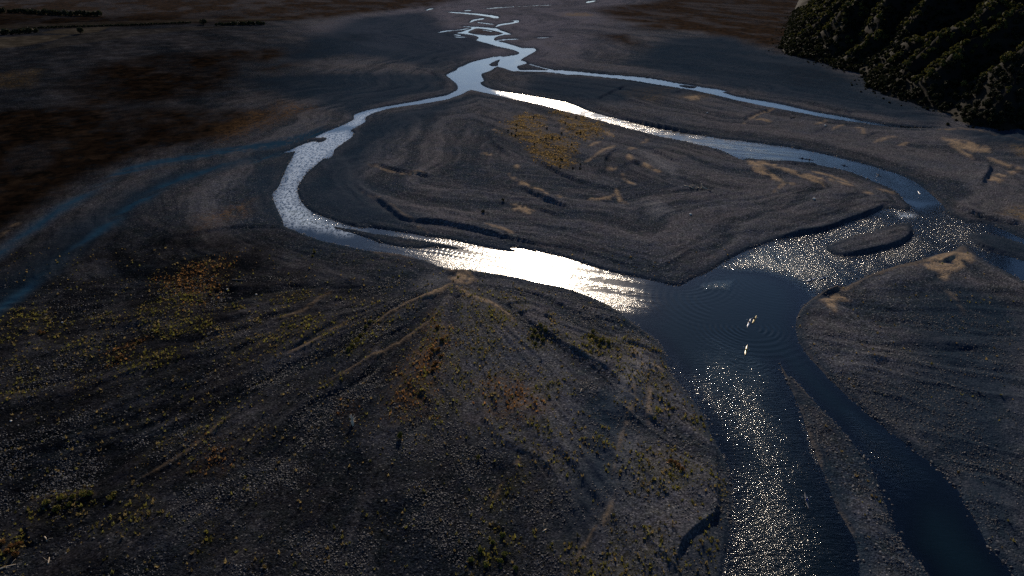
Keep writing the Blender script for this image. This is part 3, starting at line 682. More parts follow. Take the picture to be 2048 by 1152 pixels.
def water_material():
    m, t = new_mat('river_water')
    g = NT(t)
    pos = g.n('ShaderNodeNewGeometry').outputs['Position']
    s = g.n('ShaderNodeSeparateColor'); t.links.new(g.attr('water_state').outputs['Color'], s.inputs[0])
    rif, depth, glint = s.outputs
    mp = g.n('ShaderNodeMapping'); t.links.new(pos, mp.inputs[0])
    mp.inputs['Scale'].default_value = (0.62, 1.7, 1.0)
    n1 = g.noise(mp.outputs[0], 0.85, 3, 0.55, 0.4)
    n2 = g.noise(mp.outputs[0], 2.6, 3, 0.6, 0.2)
    n3 = g.noise(pos, 0.22, 2, 0.5)
    h = g.math('ADD', g.math('MULTIPLY', n1, 0.30), g.math('MULTIPLY', n2, 0.16))
    h = g.math('MULTIPLY', h, g.math('POWER', rif, 1.2))
    h = g.math('ADD', h, g.math('MULTIPLY', n3, 0.02))
    bp = g.n('ShaderNodeBump')
    bp.inputs['Strength'].default_value = 1.0
    bp.inputs['Distance'].default_value = 1.0
    t.links.new(h, bp.inputs['Height'])
    gl = g.n('ShaderNodeBsdfGlossy')
    t.links.new(g.math('ADD', g.math('ADD', 0.05, g.math('MULTIPLY', rif, 0.085)), g.math('MULTIPLY', glint, 0.10)), gl.inputs['Roughness'])
    gl.inputs['Color'].default_value = (1, 1, 1, 1)
    t.links.new(bp.outputs[0], gl.inputs['Normal'])
    fr = g.n('ShaderNodeFresnel'); fr.inputs['IOR'].default_value = 1.333
    t.links.new(bp.outputs[0], fr.inputs['Normal'])
    cc = g.n('ShaderNodeCombineColor')
    for i, k in enumerate((2.1, 1.15, 0.95)):
        t.links.new(g.math('EXPONENT', g.math('MULTIPLY', depth, -k)), cc.inputs[i])
    tr = g.n('ShaderNodeBsdfTransparent'); t.links.new(cc.outputs[0], tr.inputs[0])
    df = g.n('ShaderNodeBsdfDiffuse'); df.inputs[0].default_value = (0.002, 0.008, 0.010, 1)
    body = g.n('ShaderNodeMixShader')
    t.links.new(g.ramp(depth, 0.2, 1.8, 0.0, 0.85), body.inputs[0])
    t.links.new(tr.outputs[0], body.inputs[1]); t.links.new(df.outputs[0], body.inputs[2])
    mx = g.n('ShaderNodeMixShader')
    t.links.new(fr.outputs[0], mx.inputs[0]); t.links.new(body.outputs[0], mx.inputs[1]); t.links.new(gl.outputs[0], mx.inputs[2])
    fm = g.n('ShaderNodeMapping'); t.links.new(pos, fm.inputs[0]); fm.inputs['Scale'].default_value = (0.8, 0.42, 1)
    fn = g.math('MULTIPLY', g.ramp(g.noise(fm.outputs[0], 1.0, 5, 0.72, 0.8), 0.42, 0.54), g.attr('sheen_foam').outputs['Fac'])
    wf = g.n('ShaderNodeBsdfDiffuse'); wf.inputs[0].default_value = (0.56, 0.66, 0.76, 1)  # this white also paints the sky sheen on the left bend
    fx = g.n('ShaderNodeMixShader'); t.links.new(g.math('MULTIPLY', fn, 0.92), fx.inputs[0])
    t.links.new(mx.outputs[0], fx.inputs[1]); t.links.new(wf.outputs[0], fx.inputs[2])
    g.out(fx.outputs[0])
    return m
fo_ = wme.attributes.new('sheen_foam', 'FLOAT', 'POINT'); fo_.data.foreach_set('value', np.ascontiguousarray(SHEEN_FOAM[uid], np.float32))
river = link('river', wme, None, water_material())
tag(river, 'braided river channels meeting in a blue pool', kind='structure')

# ------------------------------------------------------------------ simple materials
def plain(name, col, rough=0.7, spec=0.3, var=0.25, scale=3.0, trans=0.0, bump=0.0):
    m, t = new_mat(name)
    g = NT(t)
    pos = g.n('ShaderNodeTexCoord').outputs['Object']
    nz = g.noise(pos, scale, 4, 0.6)
    c = g.mix(nz, [v * (1 - var) for v in col], [min(1, v * (1 + var)) for v in col])
    b = g.n('ShaderNodeBsdfPrincipled')
    t.links.new(c, b.inputs['Base Color'])
    b.inputs['Roughness'].default_value = rough
    b.inputs['Specular IOR Level'].default_value = spec
    if bump:
        bp = g.n('ShaderNodeBump'); bp.inputs['Distance'].default_value = bump
        t.links.new(nz, bp.inputs['Height']); t.links.new(bp.outputs[0], b.inputs['Normal'])
    sh = b.outputs[0]
    if trans:
        tl = g.n('ShaderNodeBsdfTranslucent'); t.links.new(c, tl.inputs[0])
        mx = g.n('ShaderNodeMixShader'); mx.inputs[0].default_value = trans
        t.links.new(sh, mx.inputs[1]); t.links.new(tl.outputs[0], mx.inputs[2])
        sh = mx.outputs[0]
    g.out(sh)
    return m

def attr_leaf(name, trans=0.45, inst=False):
    m, t = new_mat(name)
    g = NT(t)
    a = g.attr('tint')
    if inst: a.attribute_type = 'INSTANCER'
    b = g.n('ShaderNodeBsdfPrincipled'); t.links.new(a.outputs['Color'], b.inputs['Base Color'])
    b.inputs['Roughness'].default_value = 0.8
    b.inputs['Specular IOR Level'].default_value = 0.15
    sh = b.outputs[0]
    if trans:
        tl = g.n('ShaderNodeBsdfTranslucent'); t.links.new(a.outputs['Color'], tl.inputs[0])
        mx = g.n('ShaderNodeMixShader'); mx.inputs[0].default_value = trans
        t.links.new(sh, mx.inputs[1]); t.links.new(tl.outputs[0], mx.inputs[2])
        sh = mx.outputs[0]
    g.out(sh)
    return m

# ------------------------------------------------------------------ hillside
hill_px = [(1622, -45), (1606, -20), (1590, 13), (1575, 50), (1562, 85), (1556, 99), (1567, 109), (1610, 121), (1649, 130), (1669, 140), (1717, 150), (1727, 164), (1731, 178), (1775, 196.6), (1826, 212),
 (1861, 222), (1895, 232.5), (1909, 243), (1936, 256), (1980, 261), (2048, 265)]
hb = [W(*p) for p in hill_px]
hb_poly = np.array(hb + [(460, 488), (620, 470), (1000, 480), (1500, 800), (1700, 2400), (1200, 3200)], np.float32)
HS = 5.0
hx, hy = np.meshgrid(np.arange(300, 1400, HS), np.arange(440, 2600, HS), indexing='ij')
hx, hy = hx.ravel().astype(np.float32), hy.ravel().astype(np.float32)
def hill_z(x, y, full=True):
    d = -sdf(x, y, hb_poly, 50)
    d = np.where(d < -500, -50, d)
    d = np.minimum(d, x - 250)
    w1 = (fbm(x / 90, y / 90, 201) - 0.5) * 110
    u = (y - 0.55 * x + w1) / 62.0
    sp = np.abs((u - np.floor(u)) * 2 - 1)
    u2 = (y + 0.3 * x + w1 * 0.6) / 27.0
    sp2 = np.abs((u2 - np.floor(u2)) * 2 - 1)
    D = np.clip(d, 0, None)
    k = sstep(2, 60, D)
    z = 0.62 * np.minimum(D, 330) + k * ((sp - 0.5) * 30 + (sp2 - 0.5) * 4) + (fbm(x / 22, y / 22, 207) - 0.5) * 12 * sstep(0, 15, D)
    return np.where(d > 0, np.maximum(z, 0.1 * D), d * 0.5), d
hz, hd = hill_z(hx, hy)
nx, ny = len(np.arange(300, 1400, HS)), len(np.arange(440, 2600, HS))
a_, b_ = np.meshgrid(np.arange(nx - 1), np.arange(ny - 1), indexing='ij')
hq = np.stack([a_ * ny + b_, (a_ + 1) * ny + b_, (a_ + 1) * ny + b_ + 1, a_ * ny + b_ + 1], -1).reshape(-1, 4)
keep = hd[hq].max(1) > -3
hq = hq[keep]
u_, v_ = np.unique(hq.ravel(), return_inverse=True)
hme = mesh_from('hillside', np.stack([hx[u_], hy[u_], np.maximum(hz[u_], -2)], 1), v_, 4)
hill = link('hillside', hme, None, plain('hill_soil', (0.012, 0.011, 0.008), 0.95, 0.1, 0.5, 0.08, 0, 0.5))
tag(hill, 'dark bush-covered valley side', kind='structure')

# ------------------------------------------------------------------ foliage
def leaf_cloud(n, rx, rz, base, leaf, cols, seed, lobes=7):
    r = np.random.default_rng(seed)
    lc = r.normal(size=(lobes, 3)); lc /= np.linalg.norm(lc, axis=1, keepdims=True)
    lc[:, 2] = np.abs(lc[:, 2]) * 0.9 - 0.15
    lc *= np.array([rx * 0.52, rx * 0.52, rz * 0.52]) * r.uniform(0.6, 1.1, (lobes, 1))
    lr = r.uniform(0.36, 0.6, lobes)
    k = r.integers(0, lobes, n)
    d = r.normal(size=(n, 3)); d /= np.linalg.norm(d, axis=1, keepdims=True)
    p = lc[k] + d * (lr[k] * r.uniform(0.75, 1.08, n))[:, None] * np.array([rx, rx, rz])
    p[:, 2] = np.maximum(p[:, 2] + base + rz * 0.55, 0.08 * rz)
    nrm = d + r.normal(size=(n, 3)) * 0.45
    nrm /= np.linalg.norm(nrm, axis=1, keepdims=True)
    t = np.cross(nrm, r.normal(size=(n, 3))); t /= np.maximum(1e-5, np.linalg.norm(t, axis=1, keepdims=True))
    b = np.cross(nrm, t)
    s = leaf * r.uniform(0.6, 1.35, n)[:, None]
    v = np.stack([p - t * s - b * s * .5, p + t * s * .2 - b * s, p + t * s + b * s * .4, p - t * s * .3 + b * s], 1)
    ci = r.random(n)[:, None]
    c = np.array(cols[0])[None] * (1 - ci) + np.array(cols[1])[None] * ci
    return v.reshape(-1, 3), np.repeat(c, 4, 0)

def cloud_mesh(name, v, c, mat):
    me = mesh_from(name, v, np.arange(len(v)), 4, False)
    add_color(me, 'tint', c[:, 0], c[:, 1], c[:, 2])
    me.materials.append(mat)
    return me

def tube(pts, r0, r1, sides=6):
    """Tapered bent limb as verts and quads."""
    pts = [Vector(p) for p in pts]
    vs_, fs = [], []
    n = len(pts)
    for i, p in enumerate(pts):
        d = (pts[min(i + 1, n - 1)] - pts[max(i - 1, 0)]).normalized()
        a = d.orthogonal().normalized()
        b = d.cross(a)
        r = r0 + (r1 - r0) * i / (n - 1)
        for k in range(sides):
            q = 2 * math.pi * k / sides
            vs_.append(p + a * r * math.cos(q) + b * r * math.sin(q))
    for i in range(n - 1):
        for k in range(sides):
            k2 = (k + 1) % sides
            fs.append((i * sides + k, i * sides + k2, (i + 1) * sides + k2, (i + 1) * sides + k))
    fs.append(tuple(range(sides))[::-1])
    fs.append(tuple((n - 1) * sides + k for k in range(sides)))
    return vs_, fs

def join(parts):
    V, F = [], []
    for v, f in parts:
        o = len(V)
        V += [tuple(x) for x in v]
        F += [tuple(i + o for i in q) for q in f]
    return V, F

def pymesh(name, V, F, mat, smooth=True):
    me = bpy.data.meshes.new(name)
    me.from_pydata([tuple(v) for v in V], [], F)
    me.update()
    for p in me.polygons:
        p.use_smooth = smooth
    if mat: me.materials.append(mat)
    return me

leafm = attr_leaf('leaves', 0.35)
bark = plain('bark', (0.07, 0.055, 0.04), 0.9, 0.1, 0.4, 6, 0, 0.02)
def trunk_mesh(h, r, seed):
    q = random.Random(seed)
    parts = [tube([(0, 0, -0.3), (q.uniform(-.1, .1), q.uniform(-.1, .1), h * .5), (q.uniform(-.2, .2), q.uniform(-.2, .2), h)], r, r * .45)]
    for k in range(4):
        a = q.uniform(0, 6.28); L = h * q.uniform(.4, .7)
        z0 = h * q.uniform(.5, .8)
        parts.append(tube([(0, 0, z0), (math.cos(a) * L * .5, math.sin(a) * L * .5, z0 + L * .3), (math.cos(a) * L, math.sin(a) * L, z0 + L * .75)], r * .5, r * .15, 5))
    V, F = join(parts)
    return pymesh('trunk', V, F, bark)

tree_kinds = []
for i in range(6):
    v, c = leaf_cloud(190, [2.3, 2.3, 1.9, 1.9, 2.7, 2.6][i], [2.2, 2.2, 2.7, 2.8, 1.7, 1.8][i], 1.0, 0.42, [(0.035, 0.036, 0.008), (0.13, 0.12, 0.026)] if i % 2 == 0 else [(0.006, 0.008, 0.004), (0.020, 0.023, 0.008)], 300 + i)  # leaf colour painted sunlit for even kinds, shaded for odd kinds
    tree_kinds.append((cloud_mesh('crown', v, c, leafm), trunk_mesh(2.4, 0.2, 40 + i)))

px_, py_ = [], []
sp_ = 4.3
gx_, gy_ = np.meshgrid(np.arange(300, 820, sp_), np.arange(470, 1350, sp_), indexing='ij')
tx = (gx_.ravel() + rng.uniform(-4.3, 4.3, gx_.size)).astype(np.float32)
ty = (gy_.ravel() + rng.uniform(-4.3, 4.3, gx_.size)).astype(np.float32)
tz, td = hill_z(tx, ty)
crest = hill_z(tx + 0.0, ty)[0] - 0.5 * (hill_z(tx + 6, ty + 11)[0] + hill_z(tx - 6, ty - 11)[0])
dens = fbm(tx / 25, ty / 25, 401, 2)
# in the picture (with a margin to either side)
dpt = ty * math.cos(PITCH) + (H - tz) * math.sin(PITCH)
up = ty * math.sin(PITCH) - (H - tz) * math.cos(PITCH)
sx = 1024 + 1365 * tx / dpt
sy = 576 - 1365 * up / dpt
dist = np.sqrt(tx ** 2 + ty ** 2 + (H - tz) ** 2)
skirt = (td <= 1.0) & (td > -16) & (rng.random(len(td)) < 0.55 * np.exp(np.minimum(td, 0) / 7.0)) & (dens > 0.4)
ok = ((td > 1.0) & (dens > 0.22) | skirt) & (sx < 2330) & (sy > -160)
tx, ty, tz, sx, sy, dist, td, crest = [a[ok] for a in (tx, ty, tz, sx, sy, dist, td, crest)]
tz = np.maximum(tz, 0.4)
vis = (sx < 2060) & (sy > -8) & (td > 1.0)
order = np.argsort(np.where(vis, dist, 1e6))
single, rest = order[:300], order[300:]
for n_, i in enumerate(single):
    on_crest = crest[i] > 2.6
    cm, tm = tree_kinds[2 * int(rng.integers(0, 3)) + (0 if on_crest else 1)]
    s = float(0.55 + 1.1 * rng.random() ** 1.4)
    e = bpy.data.objects.new('tree', None)
    C.objects.link(e)
    e.location = (float(tx[i]), float(ty[i]), float(tz[i]) - 0.3)
    e.rotation_euler = (0, 0, float(rng.uniform(0, 6.28)))
    e.scale = (s, s, s * float(rng.uniform(0.85, 1.2)))
    cr = link('crown', cm, e)
    tk = link('trunk', tm, e)
    low = sy[i] > 175
    tag(e, ('olive lit' if on_crest else 'nearly black') + (' bush tree low on the hillside' if low else ' bush tree higher up the hillside') + (', on the crest of a spur' if on_crest else ', in a gully between the lit spurs'), 'tree', ('lit' if on_crest else 'dark') + (' trees low on the hillside' if low else ' trees higher on the hillside'))
# the remaining bush reads as one mass
vv, cc_ = [], []
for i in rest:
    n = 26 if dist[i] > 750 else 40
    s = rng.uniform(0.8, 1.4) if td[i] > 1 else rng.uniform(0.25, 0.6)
    v, c = leaf_cloud(n, 2.3 * s, 2.3 * s, 0.9, 0.95 * s, [(0.03, 0.03, 0.008), (0.10, 0.095, 0.022)] if crest[i] > 2.6 else [(0.006, 0.008, 0.004), (0.022, 0.024, 0.008)], int(rng.integers(1 << 30)), 4)  # crest leaves painted sunlit, all others painted shaded
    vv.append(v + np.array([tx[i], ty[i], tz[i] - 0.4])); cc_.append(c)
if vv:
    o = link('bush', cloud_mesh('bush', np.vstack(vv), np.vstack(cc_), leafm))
    tag(o, 'dense dark bush covering the upper hillside', kind='stuff')

# lone trees and hedges on the far pasture
def shrub(name, x, y, rx, rz, n, leaf, cols, seed, label, cat, group=None, base=0.0, stem=True, z=None):
    e = bpy.data.objects.new(name, None)
    C.objects.link(e)
    e.location = (x, y, gz(x, y) if z is None else z)
    v, c = leaf_cloud(n, rx, rz, base, leaf, cols, seed)
    link('crown' if 'tree' in name else 'foliage', cloud_mesh('foliage', v, c, leafm), e)
    q = random.Random(seed)
    parts = [tube([(0, 0, -0.15), (q.uniform(-.2, .2) * rx, q.uniform(-.2, .2) * rx, base + rz * .5), (q.uniform(-.4, .4) * rx, q.uniform(-.4, .4) * rx, base + rz)], max(.02, rx * .07), max(.01, rx * .03), 5)]
    for k in range(3):
        a = q.uniform(0, 6.28)
        parts.append(tube([(0, 0, base * .8), (math.cos(a) * rx * .35, math.sin(a) * rx * .35, base + rz * .4), (math.cos(a) * rx * .6, math.sin(a) * rx * .6, base + rz * .8)], rx * .05, rx * .02, 4))
    V, F = join(parts)
    link('trunk' if 'tree' in name else 'stem', pymesh('stem', V, F, bark), e)
    tag(e, label, cat, group)
    return e
DK = [(0.014, 0.016, 0.010), (0.040, 0.042, 0.018)]
shrub('tree', *W(162, 70), 5.2, 6.5, 420, 0.9, DK, 11, 'lone round dark tree between the two pale fields', 'tree', base=1.2)
shrub('tree', *W(408, 51), 6.0, 6.0, 420, 1.0, DK, 12, 'round dark tree standing left of the hedge beyond the scrub', 'tree', base=1.2)
def hedge(pts, h, label, seed):
    vv, cc = [], []
    P = np.array([W(*p) for p in pts])
    seg = np.linalg.norm(np.diff(P, axis=0), axis=1)
    L = np.concatenate([[0], np.cumsum(seg)])
    q = np.random.default_rng(seed)
    x0, y0 = P.mean(0)
    for s in np.arange(0, L[-1], h * 0.8):
        x, y = np.interp(s, L, P[:, 0]), np.interp(s, L, P[:, 1])
        k = q.uniform(0.6, 1.3)
        v, c = leaf_cloud(60, h * .8 * k, h * .8 * k, 0.2, h * .28, DK, int(q.integers(1 << 30)), 4)
        vv.append(v + np.array([x - x0 + q.normal() * h * .2, y - y0 + q.normal() * h * .3, 0])); cc.append(c)
    e = bpy.data.objects.new('hedge', None); C.objects.link(e)
    e.location = (x0, y0, gz(x0, y0))
    link('foliage', cloud_mesh('foliage', np.vstack(vv), np.vstack(cc), leafm), e)
    tag(e, label, 'hedge')
hedge([(-60, 73), (0, 71.5), (40, 70), (78, 67)], 6, 'dark hedge along the top edge of the larger pale field', 1)
hedge([(436, 53), (480, 52), (530, 51)], 5, 'dark broken hedge right of the round tree, far left pasture', 2)
hedge([(70, 59), (130, 57), (200, 55), (290, 52), (380, 48)], 2.5, 'thin dark hedgerow behind the smaller pale field', 3)
hedge([(-60, 29), (40, 27), (130, 33), (200, 34)], 7, 'long dark shelter belt at the far left edge of the plain', 4)

# ------------------------------------------------------------------ grass tufts (stuff)
def scatter(n, poly_px, probf):
    a = np.array([W(*p) for p in poly_px]); lo, hi = a.min(0), a.max(0)
    x = rng.uniform(lo[0], hi[0], n).astype(np.float32); y = rng.uniform(lo[1], hi[1], n).astype(np.float32)
    g = gidx(x, y)
    k = rng.random(n) < probf(x, y, g)
    return x[k], y[k], g[k]

def tufts(x, y, g, size, cols, blades=6):
    n = len(x)
    z = ZT[g]
    B = blades
    a = rng.uniform(0, 2 * math.pi, (n, B)); lean = rng.uniform(0.15, 0.8, (n, B))
    hgt = size[:, None] * rng.uniform(0.6, 1.2, (n, B))
    w = hgt * 0.40
    bx, by = np.cos(a), np.sin(a)
    ox, oy = bx * size[:, None] * .18, by * size[:, None] * .18
    base = np.stack([x[:, None] + ox, y[:, None] + oy, np.repeat(z[:, None] - 0.03, B, 1)], -1)
    tip = base + np.stack([bx * lean * hgt, by * lean * hgt, hgt], -1)
    side = np.stack([-by * w, bx * w, np.zeros_like(w)], -1)
    v = np.stack([base - side, base + side, tip], 2).reshape(-1, 3)
    c = np.repeat(cols[:, None, :], B * 3, 1).reshape(-1, 3)
    return v, c

frame = [(-80, 440), (2130, 440), (2130, 1300), (-80, 1300)]
def p_near(x, y, g):
    p = 0.02 + 0.55 * A_rust[g] + 0.5 * A_olive[g] + 0.3 * A_gold[g]
    lft = sstep(140, 40, x - 0)
    st = sstep(0.48, 0.62, streak[g]) * fan[g]
    p = p + lft * fan[g] * (0.05 + 0.22 * st) * sstep(0.45, 0.6, fbm(x / 7, y / 7, 501, 2))
    return p * (dW[g] > 1.2) * (A_silt[g] < .3) * np.where(x > 60, 0.35, 1.0)
x, y, g = scatter(260000, [(-80, 500), (2130, 500), (1024, 1300), (-80, 1300)], p_near)
rr_ = rng.random(len(x))
base = np.array([0.155, 0.115, 0.046])[None] * np.ones((len(x), 1))
base = np.where((rng.random(len(x)) < 0.45)[:, None], np.array([0.11, 0.10, 0.028])[None], base)
base = np.where((rng.random(len(x)) < A_rust[g] * 0.95)[:, None], np.array([0.20, 0.105, 0.038])[None], base)
base = np.where((rng.random(len(x)) < A_olive[g] * 0.85)[:, None], np.array([0.135, 0.120, 0.026])[None], base)
cols = np.clip(base * 1.45 * rng.uniform(0.4, 1.6, (len(x), 1)), 0, 0.8)
v1, c1 = tufts(x, y, g, (0.16 + 0.62 * rng.random(len(x)) ** 2.6).astype(np.float32), cols)
x, y, g = scatter(60000, [(960, 215), (1260, 215), (1260, 345), (960, 345)], lambda x, y, g: 0.75 * A_gold[g] * sstep(0.35, 0.6, fbm(x / 6, y / 6, 511, 2)))
cols = np.where((rng.random(len(x)) < 0.6)[:, None], np.array([0.36, 0.245, 0.095])[None], np.array([0.16, 0.115, 0.042])[None]) * rng.uniform(0.5, 1.4, (len(x), 1))
v2, c2 = tufts(x, y, g, rng.uniform(0.3, 0.75, len(x)).astype(np.float32), cols, 4)
vt, ct = np.vstack([v1, v2]), np.vstack([c1, c2])
tme = mesh_from('grass', vt, np.arange(len(vt)), 3, False)
add_color(tme, 'tint', ct[:, 0], ct[:, 1], ct[:, 2])
grass = link('grass', tme, None, attr_leaf('grass_blades', 0.5))
tag(grass, 'dry golden and olive grass tufts dotted over the gravel', kind='stuff')

# ------------------------------------------------------------------ cobbles (stuff)
def p_shore(x, y, g):
    return (dW[g] > -1.6) * (dW[g] < 0.9) * 0.8
def p_cob(x, y, g):
    d = np.hypot(x, y)
    patch = sstep(0.42, 0.66, fbm(x / 11, y / 11, 601, 4)) ** 1.3
    return (dW[g] > -1.2) * (0.06 + 0.94 * patch) * (1 - 0.85 * A_silt[g]) * (1 - 0.7 * A_sand[g]) * (1 - 0.75 * A_lane[g]) * sstep(330, 150, d)
x, y, g = scatter(420000, [(-80, 560), (2130, 560), (1024, 1300), (-80, 1300)], p_cob)
xs, ys, gs = scatter(260000, [(400, 225), (2130, 225), (2130, 1250), (300, 1250)], p_shore)
n0 = len(x)
x, y, g = np.concatenate([x, xs]), np.concatenate([y, ys]), np.concatenate([g, gs])
cobm, ct_ = new_mat('cobble_stone')
q = NT(ct_)
at = q.attr('tone'); at.attribute_type = 'INSTANCER'
nn = q.noise(q.n('ShaderNodeTexCoord').outputs['Object'], 2.0, 3)
cc0 = q.mix(at.outputs['Fac'], (0.018, 0.020, 0.026), (0.10, 0.096, 0.098))
bb = q.n('ShaderNodeBsdfPrincipled'); ct_.links.new(q.mix(1.0, cc0, q.ramp(nn, 0.3, 0.7, 0.75, 1.2), 'MULTIPLY'), bb.inputs['Base Color'])
bb.inputs['Roughness'].default_value = 0.6
bb.inputs['Specular IOR Level'].default_value = 0.3
q.out(bb.outputs[0])
sz = (0.09 + 0.22 * rng.random(len(x)) ** 3).astype(np.float32)
sz[n0:] *= 1.6
pm = bpy.data.meshes.new('cobbles')
pm.vertices.add(len(x))
pm.vertices.foreach_set('co', np.stack([x, y, ZT[g] + sz * 0.15], 1).astype(np.float32).ravel())
def addf(name, typ, key, arr):
    a = pm.attributes.new(name, typ, 'POINT'); a.data.foreach_set(key, np.ascontiguousarray(arr, np.float32).ravel())
addf('size', 'FLOAT', 'value', sz)
addf('turn', 'FLOAT_VECTOR', 'vector', rng.uniform(-1, 1, (len(x), 3)) * np.array([0.5, 0.5, 3.14]))
addf('tone', 'FLOAT', 'value', np.clip(rng.random(len(x)) ** 2.2, 0, 1))
pm.update()
cob = link('cobbles', pm, None, cobm)
tag(cob, 'loose grey river cobbles strewn over the near gravel', kind='stuff')
ng = bpy.data.node_groups.new('strew_cobbles', 'GeometryNodeTree')
ng.interface.new_socket('Geometry', in_out='INPUT', socket_type='NodeSocketGeometry')
ng.interface.new_socket('Geometry', in_out='OUTPUT', socket_type='NodeSocketGeometry')
N = ng.nodes; L = ng.links
gi, go = N.new('NodeGroupInput'), N.new('NodeGroupOutput')
ico = N.new('GeometryNodeMeshIcoSphere'); ico.inputs['Radius'].default_value = 1.0; ico.inputs['Subdivisions'].default_value = 2
sp = N.new('GeometryNodeSetPosition')
nz = N.new('ShaderNodeTexNoise'); nz.inputs['Scale'].default_value = 1.3
sub = N.new('ShaderNodeVectorMath'); sub.operation = 'SUBTRACT'; sub.inputs[1].default_value = (0.5, 0.5, 0.5)
L.new(nz.outputs['Color'], sub.inputs[0]); L.new(sub.outputs[0], sp.inputs['Offset']); L.new(ico.outputs[0], sp.inputs[0])
tf = N.new('GeometryNodeTransform'); tf.inputs['Scale'].default_value = (1.0, 0.78, 0.55); L.new(sp.outputs[0], tf.inputs[0])
iop = N.new('GeometryNodeInstanceOnPoints')
L.new(gi.outputs[0], iop.inputs['Points']); L.new(tf.outputs[0], iop.inputs['Instance'])
na = N.new('GeometryNodeInputNamedAttribute'); na.data_type = 'FLOAT_VECTOR'; na.inputs[0].default_value = 'turn'
nb = N.new('GeometryNodeInputNamedAttribute'); nb.data_type = 'FLOAT'; nb.inputs[0].default_value = 'size'
er = N.new('FunctionNodeEulerToRotation')
L.new(na.outputs[0], er.inputs[0]); L.new(er.outputs[0], iop.inputs['Rotation']); L.new(nb.outputs[0], iop.inputs['Scale'])
sm = N.new('GeometryNodeSetMaterial'); sm.inputs['Material'].default_value = cobm
L.new(iop.outputs[0], sm.inputs[0]); L.new(sm.outputs[0], go.inputs[0])
md = cob.modifiers.new('strew', 'NODES'); md.node_group = ng

# ------------------------------------------------------------------ shrubs that stand out one by one
OL = [(0.07, 0.065, 0.014), (0.20, 0.17, 0.035)]
RU = [(0.09, 0.042, 0.014), (0.24, 0.12, 0.038)]
sd_ = 900
def small(px, py, r, h, cols, label, group=None, n=110, leaf=None):
    global sd_
    sd_ += 1
    X, Y = W(px, py)
    return shrub('shrub', X, Y, r, h, n, leaf or r * 0.24, cols, sd_, label, 'shrub', group)
small(801, 884, 0.8, 1.7, [(0.03, 0.035, 0.008), (0.10, 0.10, 0.02)], 'single upright dark bush with a long shadow on bare gravel', n=200, leaf=.2)
small(957, 923, 0.6, 1.1, OL, 'small olive bush right of the upright dark bush, casting a short shadow')
for p in [(712, 690), (706, 700), (722, 676), (733, 660), (741, 650), (698, 708), (716, 683)]:
    small(*p, 0.9, 0.9, OL, 'low olive shrub in the row along the tan ridge left of the rust grass', 'olive shrubs along the tan ridge')
for p in [(1069, 668), (1080, 662), (1090, 670), (1076, 682), (1071, 697), (1086, 690), (1065, 680)]:
    small(*p, 0.95, 1.0, OL, 'yellow green shrub in the clump below the sand flutes', 'yellow green shrubs in the middle clump')
for p in [(1183, 681), (1192, 688), (1204, 691), (1216, 696), (1198, 702), (1186, 674)]:
    small(*p, 0.95, 0.9, OL, 'olive shrub in the clump nearest the river bend', 'olive shrubs in the clump near the river')
for p in [(868, 710), (877, 708), (862, 720), (872, 735), (882, 722), (866, 748), (876, 665), (884, 690)]:
    small(*p, 0.9, 0.85, RU, 'rust orange shrub in the rust grass patch', 'rust shrubs in the rust grass')
for p in [(1355, 944), (1363, 952), (1348, 938), (1340, 936)]:
    small(*p, 0.75, 0.8, RU, 'orange brown shrub on the terrace beside the river bank', 'orange brown shrubs on the terrace')
for p in [(1322, 808), (1336, 820), (1344, 828), (1400, 842)]:
    small(*p, 0.6, 0.6, OL, 'tiny olive shrub near the terrace edge above the bank', 'tiny shrubs at the terrace edge')
for p in [(630, 508), (626, 516), (430, 577), (437, 583), (424, 588), (282, 690), (270, 696), (246, 724), (236, 727), (84, 674), (90, 676)]:
    small(*p, 0.8, 0.8, RU if p[0] < 500 else OL, 'brownish shrub scattered on the dark gravel left of the river', 'scattered shrubs left of the river')
for p in [(100, 1020), (128, 1012), (152, 1008), (170, 1005), (142, 1022), (118, 1030), (185, 1000), (232, 998), (224, 1006)]:
    small(*p, 0.9, 0.8, OL, 'olive shrub in the grassy patch at the lower left of the gravel', 'olive shrubs in the lower left patch')
for p in [(10, 1098), (28, 1106), (42, 1100), (18, 1118), (36, 1122)]:
    small(*p, 0.8, 0.8, RU, 'tawny shrub beside the bleached driftwood at the bottom left', 'tawny shrubs beside driftwood')
for p in [(1010, 1118), (985, 1095), (960, 1110), (1000, 1132), (972, 1140), (1005, 1080), (942, 1128), (1030, 1145)]:
    small(*p, 0.75, 0.75, [(0.05, 0.06, 0.012), (0.16, 0.16, 0.03)], 'green shrub in the mossy patch at the bottom centre', 'green shrubs at the bottom centre')
for p in ZB([(395, 320), (320, 330), (355, 355), (390, 370), (400, 262), (890, 185), (970, 182), (690, 300), (1010, 340), (975, 345), (830, 345), (680, 408), (570, 457), (740, 400), (920, 460), (810, 395), (1010, 655), (1005, 695), (935, 690), (815, 690), (770, 605), (815, 605), (835, 612), (865, 255), (560, 190)]):
    small(*p, 0.85, 1.1, [(0.012, 0.012, 0.007), (0.035, 0.030, 0.014)], 'small black shrub dotted in the golden grass of the central bar', 'black shrubs in the golden grass', n=90)
small(*ZB([(270, 990)])[0], 1.0, 1.1, DK, 'black shrub alone on bare gravel below the golden grass')
small(*ZB([(75, 1105)])[0], 1.1, 0.8, DK, 'squat black shrub at the left of the central bar, below the lone one')

